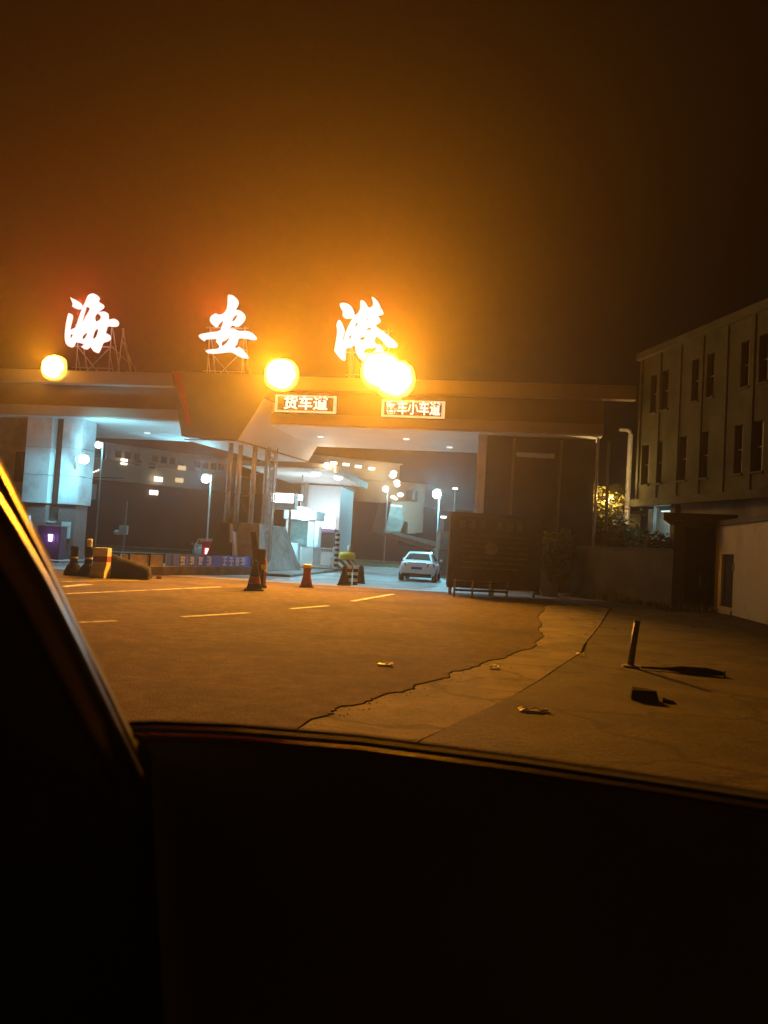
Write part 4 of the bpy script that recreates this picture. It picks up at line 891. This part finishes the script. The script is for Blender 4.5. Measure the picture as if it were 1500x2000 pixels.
b = B(); b.tube([(0,0,0),(0,0,P.z-.3)], 0.03, 6); b.done('pole', steel_paint, t)
b = B(); b.lathe([(0.04,0),(0.07,.08),(0.03,.16)], (0,0,P.z-.3), 10); b.done('lamp_glass', E_small, t)
light('lamp_light', t, (0,0.1,P.z-.0), 330, (1.0,0.62,0.2), 0.1)

# ================================================================== VEGETATION
def crown(rnd, clumps, n, leaf, sq=(1,1,1)):
    b = B(); bm = b.bm
    for c in clumps:
        cx, cy, cz, r = c
        for _ in range(int(n*r*r)):
            d = Vector((rnd.gauss(0,1), rnd.gauss(0,1), rnd.gauss(0,1))).normalized()*r*rnd.uniform(.45,1.05)
            p = Vector((cx+d.x*sq[0], cy+d.y*sq[1], cz+d.z*sq[2])); s = leaf*rnd.uniform(.6,1.4)
            a = Vector((rnd.gauss(0,1), rnd.gauss(0,1), rnd.gauss(0,.7))).normalized()*s; q = a.cross(Vector((rnd.gauss(0,1), rnd.gauss(0,1), rnd.gauss(0,1)))).normalized()*s*.45
            vs = [bm.verts.new(p+o_) for o_ in (-a, q, a, -q)]; bm.faces.new(vs)
    return b
def tree(x, yb, Y, ht, wid, label, seed, name='leafy_tree', cat='tree', n=420, leaf=0.11):
    rnd = random.Random(seed); P = D(x, yb, Y)
    t = thing(name, label, cat, (P.x, Y, 0.04), 0, 'trees and bushes behind the grey wall')
    b = B(); tr = [(0,0,0),(0.05,0,ht*.3),(-0.05,0.05,ht*.6)]; b.tube(tr, .1, 8, rs=[.13,.09,.05])
    cl = []
    for k in range(20):
        a = rnd.uniform(0, 6.28); r = rnd.uniform(.1, .75)*wid; z = ht*rnd.uniform(.35,.92); cl.append((math.cos(a)*r, math.sin(a)*r*.7, z, rnd.uniform(.35,.62)))
        b.tube([(0,0,ht*.35),(math.cos(a)*r*.5, math.sin(a)*r*.35, z-.25),(math.cos(a)*r, math.sin(a)*r*.7, z)], .03, 5, rs=[.045,.03,.015])
    b.done('trunk', bark_m, t); crown(rnd, cl, n, leaf).done('crown', leaf_m, t)
tree(1088,1100,35.5,5.6,2.0,'bushy dark tree nearest the notice board',11)
tree(1135,1100,36.5,6.1,1.6,'bushy dark tree in the middle behind the grey wall',12)
tree(1175,1100,35.0,4.6,1.1,'lower dark bush between the middle tree and the palm',13)
tree(1078,1150,32.0,2.5,0.9,'low dark bush left of the grey wall',14)
tree(1290,1090,31.5,2.75,1.1,'dark bush poking over the wall in front of the teal wall',15)
tree(1210,1090,34.0,3.3,1.1,'dark bush under the palm',16)
# thin pole in front of trees
Pq = D(1162,1000,33.8)
t = thing('thin_pole', 'thin grey pole rising between the bushy trees and the palm', 'pole', (Pq.x, 33.8, 0.05))
b = B(); b.tube([(0,0,0),(0,0,7.2)], 0.06, 8); b.done('pole', steel_paint, t); b = B(); b.box(-.1,.1,-.1,.1,7.2,7.26); b.done('cap', steel_paint, t)
# palm
P = D(1186,1000,37.4); rnd = random.Random(8)
t = thing('palm', 'palm with yellow-lit fronds beside the lit outbuilding', 'palm', (P.x, 37.4, 0.05), 0, 'trees and bushes behind the grey wall')
tx = D(1190,950,37.4); hz = tx.z-.2
b = B(); b.tube([(0,0,0),(0.05,0,hz*.5),(tx.x-P.x,0,hz)], .12, 10, rs=[.16,.11,.09]); b.done('trunk', bark_m, t, smooth=True)
b = B(); bm = b.bm
for k in range(22):
    a = k*2.4; el = rnd.uniform(-.1,1.0); L = rnd.uniform(1.2,1.7); base = Vector((tx.x-P.x,0,hz)); prev = base
    for s in range(12):
        f = s/11; dr = Vector((math.cos(a)*math.cos(el), math.sin(a)*math.cos(el), math.sin(el)))
        p = base + dr*L*f + Vector((0,0,-1.3*f*f)); side = Vector((-math.sin(a), math.cos(a), 0))
        for sg in (-1, 1):
            tip = p + side*sg*(.42*(1-.6*f)+.05) + dr*.15 + Vector((0,0,-.16)); wd = (p-prev) if s else dr*.08
            v = [bm.verts.new(q) for q in (p, p+wd*.55, tip)]; bm.faces.new(v)
        prev = p
b.done('fronds', palm_m, t)
# weeds along the wall foot
rnd = random.Random(31); b = B(); bm = b.bm
for k in range(900):
    f = rnd.random(); base = w0.lerp(w1, f) if rnd.random() < .7 else G(rnd.uniform(1300,1400), 1196)
    p = Vector((base.x, base.y, .05)) + Vector((rnd.gauss(-.15,.22), rnd.gauss(-.3,.22), 0)); h = rnd.uniform(.08,.34)*(1.3 if .3 < f < .6 else .8); a = rnd.uniform(0,6.28)
    s = Vector((math.cos(a), math.sin(a), 0))*.025; v = [bm.verts.new(q) for q in (p-s, p+s, p+Vector((rnd.uniform(-.12,.12), rnd.uniform(-.12,.12), h)))]; bm.faces.new(v)
o = b.done('weeds', leaf_m); o['kind'] = 'stuff'; tag(o, 'dark weeds growing along the foot of the grey wall', 'weeds')

# ================================================================== THINGS ON THE PAVEMENT
p = G(1231,1303,0.07)
t = thing('leaning_post', 'short battered metal post leaning right on the pavement', 'post', (p.x, p.y, 0.07), 0)
b = B(); b.tube([(0,0,0.0),(0.04,0.02,0.34),(0.085,0.04,0.66)], .06, 14, rs=[.05,.047,.046]); b.done('post', mat('old_iron',(0.25,0.22,0.2),0.45,0.6,var=0.4,scale=9,bump=0.4), t, smooth=True)
b = B(); b.tube([(0.085,0.04,0.661),(0.09,0.042,0.69)], .05, 14); b.done('cap', steel, t)
b = B(); b.lathe([(0.13,0),(0.12,0.03),(0.07,0.035)], (0,0,0), 16); b.done('base_plate', steel_paint, t)
a, c = G(1252,1306,.08), G(1412,1320,.08)
t = thing('dark_bar', 'dark thin pipe lying on the pavement right of the leaning post', 'bar', (a.x, a.y, 0.07), math.atan2(c.y-a.y, c.x-a.x))
Lp = (c-a).length; b = B(); b.tube([(0,0,.03),(Lp*.3,0.03,.035),(Lp*.5,0,.05),(Lp*.8,0,.05),(Lp,-.02,.04)], .04, 10, rs=[.015,.02,.05,.055,.03]); b.done('bar', black_m, t, smooth=True)  # low dark bar, thicker along its right half
b = B(); b.tube([(Lp,-.02,.04),(Lp*1.02,-.02,.04)], .045, 10); b.done('bar_end', steel, t)
p = G(1256,1366,.07); rnd = random.Random(2)
t = thing('dark_block', 'dark uneven block lying below the leaning post', 'block', (p.x, p.y, 0.07), R(-8))
b = B(); b.hexa([(-.15,-.1,0),(.16,-.11,0),(.17,.1,0),(-.14,.07,0),(-.14,-.08,.11),(.13,-.09,.12),(.12,.07,.11),(-.12,.08,.13)]); b.done('block', black_m, t, 0.012)  # low black block with a flatter piece beside it
b = B(); b.hexa([(.19,-.1,0),(.34,-.13,0),(.3,-.05,0),(.2,-.02,0),(.2,-.09,.04),(.31,-.11,.03),(.28,-.06,.03),(.21,-.04,.05)]); b.done('low_piece', black_m, t)
def paper(x, y, s, z, label, seed, k=1.0):
    p = G(x, y, z); rnd = random.Random(seed); b = B(); n = 5
    vs = [[b.bm.verts.new(((i/n-.5)*s*k+rnd.uniform(-.1,.08)*s, (j/n-.5)*s+rnd.uniform(-.1,.08)*s, .006+rnd.uniform(0,.16)*s+.10*s*(i % 2))) for j in range(n+1)] for i in range(n+1)]
    for i in range(n):
        for j in range(n): b.bm.faces.new((vs[i][j], vs[i+1][j], vs[i+1][j+1], vs[i][j+1]))
    o = b.done('paper_scrap', paper_m); o.location = (p.x, p.y, z); md = o.modifiers.new('s','SOLIDIFY'); md.thickness = .003
    return tag(o, label, 'litter', 'scraps of litter on the ground')
paper(752,1299,.19,.042,'crumpled white scrap lying in the middle of the road',1)
paper(965,1304,.14,.042,'white scrap at the broken edge of the road',2)
paper(1134,1279,.12,.09,'pale scrap at the far end of the pavement seam',3)
paper(1043,1389,.15,.07,'long pale wrapper lying on the pavement near the car',4,2.0)
for k, (x, y) in enumerate(((442,1196),(1410,1317))): paper(x,y,.05,.042 if k == 0 else .09,('tiny scrap on the lane dash','tiny scrap at the tip of the dark pipe')[k],6+k)

rnd = random.Random(77); b = B()
for k in range(520):
    if k % 3: i = rnd.randrange(len(fine)-1); q = Vector((*fine[i],0)) + Vector((rnd.gauss(.05,.12), rnd.gauss(0,.15), 0)); z = .03
    else: i = rnd.randrange(len(g2)-2); q = Vector((*g2[i],0)).lerp(Vector((*g2[i+1],0)), rnd.random()) + Vector((rnd.gauss(-.02,.1), rnd.gauss(0,.15), 0)); z = .01
    sz_ = rnd.uniform(.003,.011); bmesh.ops.create_icosphere(b.bm, subdivisions=1, radius=sz_, matrix=Matrix.Translation((q.x, q.y, z+sz_*.4)) @ Matrix.Diagonal((1,rnd.uniform(.6,1),rnd.uniform(.4,.8),1)))
o = b.done('grit', concrete); o['kind'] = 'stuff'; tag(o, 'loose grit and small stones scattered along the broken road edge', 'gravel')

# ================================================================== OWN CAR: PILLAR AND DOOR
T = thing('car_interior', 'dark car interior round the viewer: slanting pillar at left and door below the open window', 'car', (0, 0, 0))
def cam_tube(P, r, nm, m, n=16, par=None, rs=None):
    b = B(); b.tube([D(*p) for p in P], r, n, rs=rs); return b.done(nm, m, par or T, smooth=True)
# door: sill roll, rubber seal, panel below
sill = [(225,1432,.95),(262,1425,.94),(300,1424,.93),(450,1430,.90),(700,1452,.84),(1000,1492,.78),(1250,1530,.73),(1500,1570,.68),(1800,1620,.62)]
door = cam_tube([(x,y+14,Y+.015) for x,y,Y in sill], .0125, 'door_top', cabin_m)
cam_tube([(x,y-5,Y+.03) for x,y,Y in sill], .008, 'window_seal', black_m, par=door)
cam_tube([(x,y+16,Y-.004) for x,y,Y in sill], .0045, 'seal_lip', mat('grey_lip',(0.10,0.09,0.08),0.5), par=door)
b = B(); top = [D(x,y+20,Y) for x,y,Y in sill]; n = len(top)
F = [b.bm.verts.new(p) for p in top]; K = [b.bm.verts.new(p+Vector((0,.045,-.01))) for p in top]
F2 = [b.bm.verts.new(Vector((p.x*0.95, p.y-.05, .35))) for p in top]; K2 = [b.bm.verts.new(Vector((p.x*0.95, p.y+.05, .35))) for p in top]
for i in range(n-1):
    b.bm.faces.new((F[i],F[i+1],F2[i+1],F2[i])); b.bm.faces.new((K[i],K[i+1],K2[i+1],K2[i])); b.bm.faces.new((F[i],F[i+1],K[i+1],K[i])); b.bm.faces.new((F2[i],F2[i+1],K2[i+1],K2[i]))
b.bm.faces.new((F[0],K[0],K2[0],F2[0])); b.bm.faces.new((F[-1],K[-1],K2[-1],F2[-1])); b.done('door_panel', cabin_m, T)
# pillar
outer = [(-150,640,.62),(-60,840,.66),(0,958,.69),(70,1094,.74),(150,1262,.79),(200,1360,.83),(252,1470,.88)]
inner = [(-170,770,.60),(-60,950,.63),(0,1045,.66),(60,1142,.70),(130,1278,.74),(190,1400,.78),(255,1530,.83)]
pil = cam_tube(outer, .0085, 'pillar_edge', trim_m)
cam_tube([(x-5,y,Y) for x,y,Y in inner], .018, 'pillar_trim', trim_m)
b = B(); a_ = [D(x+4,y,Y+.012) for x,y,Y in outer]; c_ = [D(x,y,Y+.006) for x,y,Y in inner]; d2 = [D(x-420,y+330,Y-.08) for x,y,Y in inner]
RRr = []
for p, q, r_ in zip(a_, c_, d2):
    RRr.append([p, q, r_, r_+Vector((0,.06,0)), p+Vector((-.01,.05,0))])
b.rings(RRr); b.done('pillar', cabin_m, T)
b = B(); q1, q2, q3, q4 = D(-400,900,.60), D(262,1500,.86), D(300,2300,.80), D(-400,2300,.55)
b.hexa([q1, q2, q2+Vector((0,.06,0)), q1+Vector((0,.06,0)), q4, q3, q3+Vector((0,.06,0)), q4+Vector((0,.06,0))]); b.done('corner_panel', cabin_m, T)

# ================================================================== HAZE
b = B(); b.box(-330,330,-45,570,-4,17)
hz_ = b.done('haze', mat('tmp',(1,1,1))); hz_['kind'] = 'stuff'
m = bpy.data.materials.new('haze'); m.use_nodes = True; n = m.node_tree; n.nodes.clear()
pv = n.nodes.new('ShaderNodeVolumePrincipled'); pv.inputs['Color'].default_value = (0.9,0.9,0.9,1); pv.inputs['Density'].default_value = 0.00125; pv.inputs['Anisotropy'].default_value = 0.83
o = n.nodes.new('ShaderNodeOutputMaterial'); n.links.new(pv.outputs[0], o.inputs['Volume'])
hz_.data.materials.clear(); hz_.data.materials.append(m)
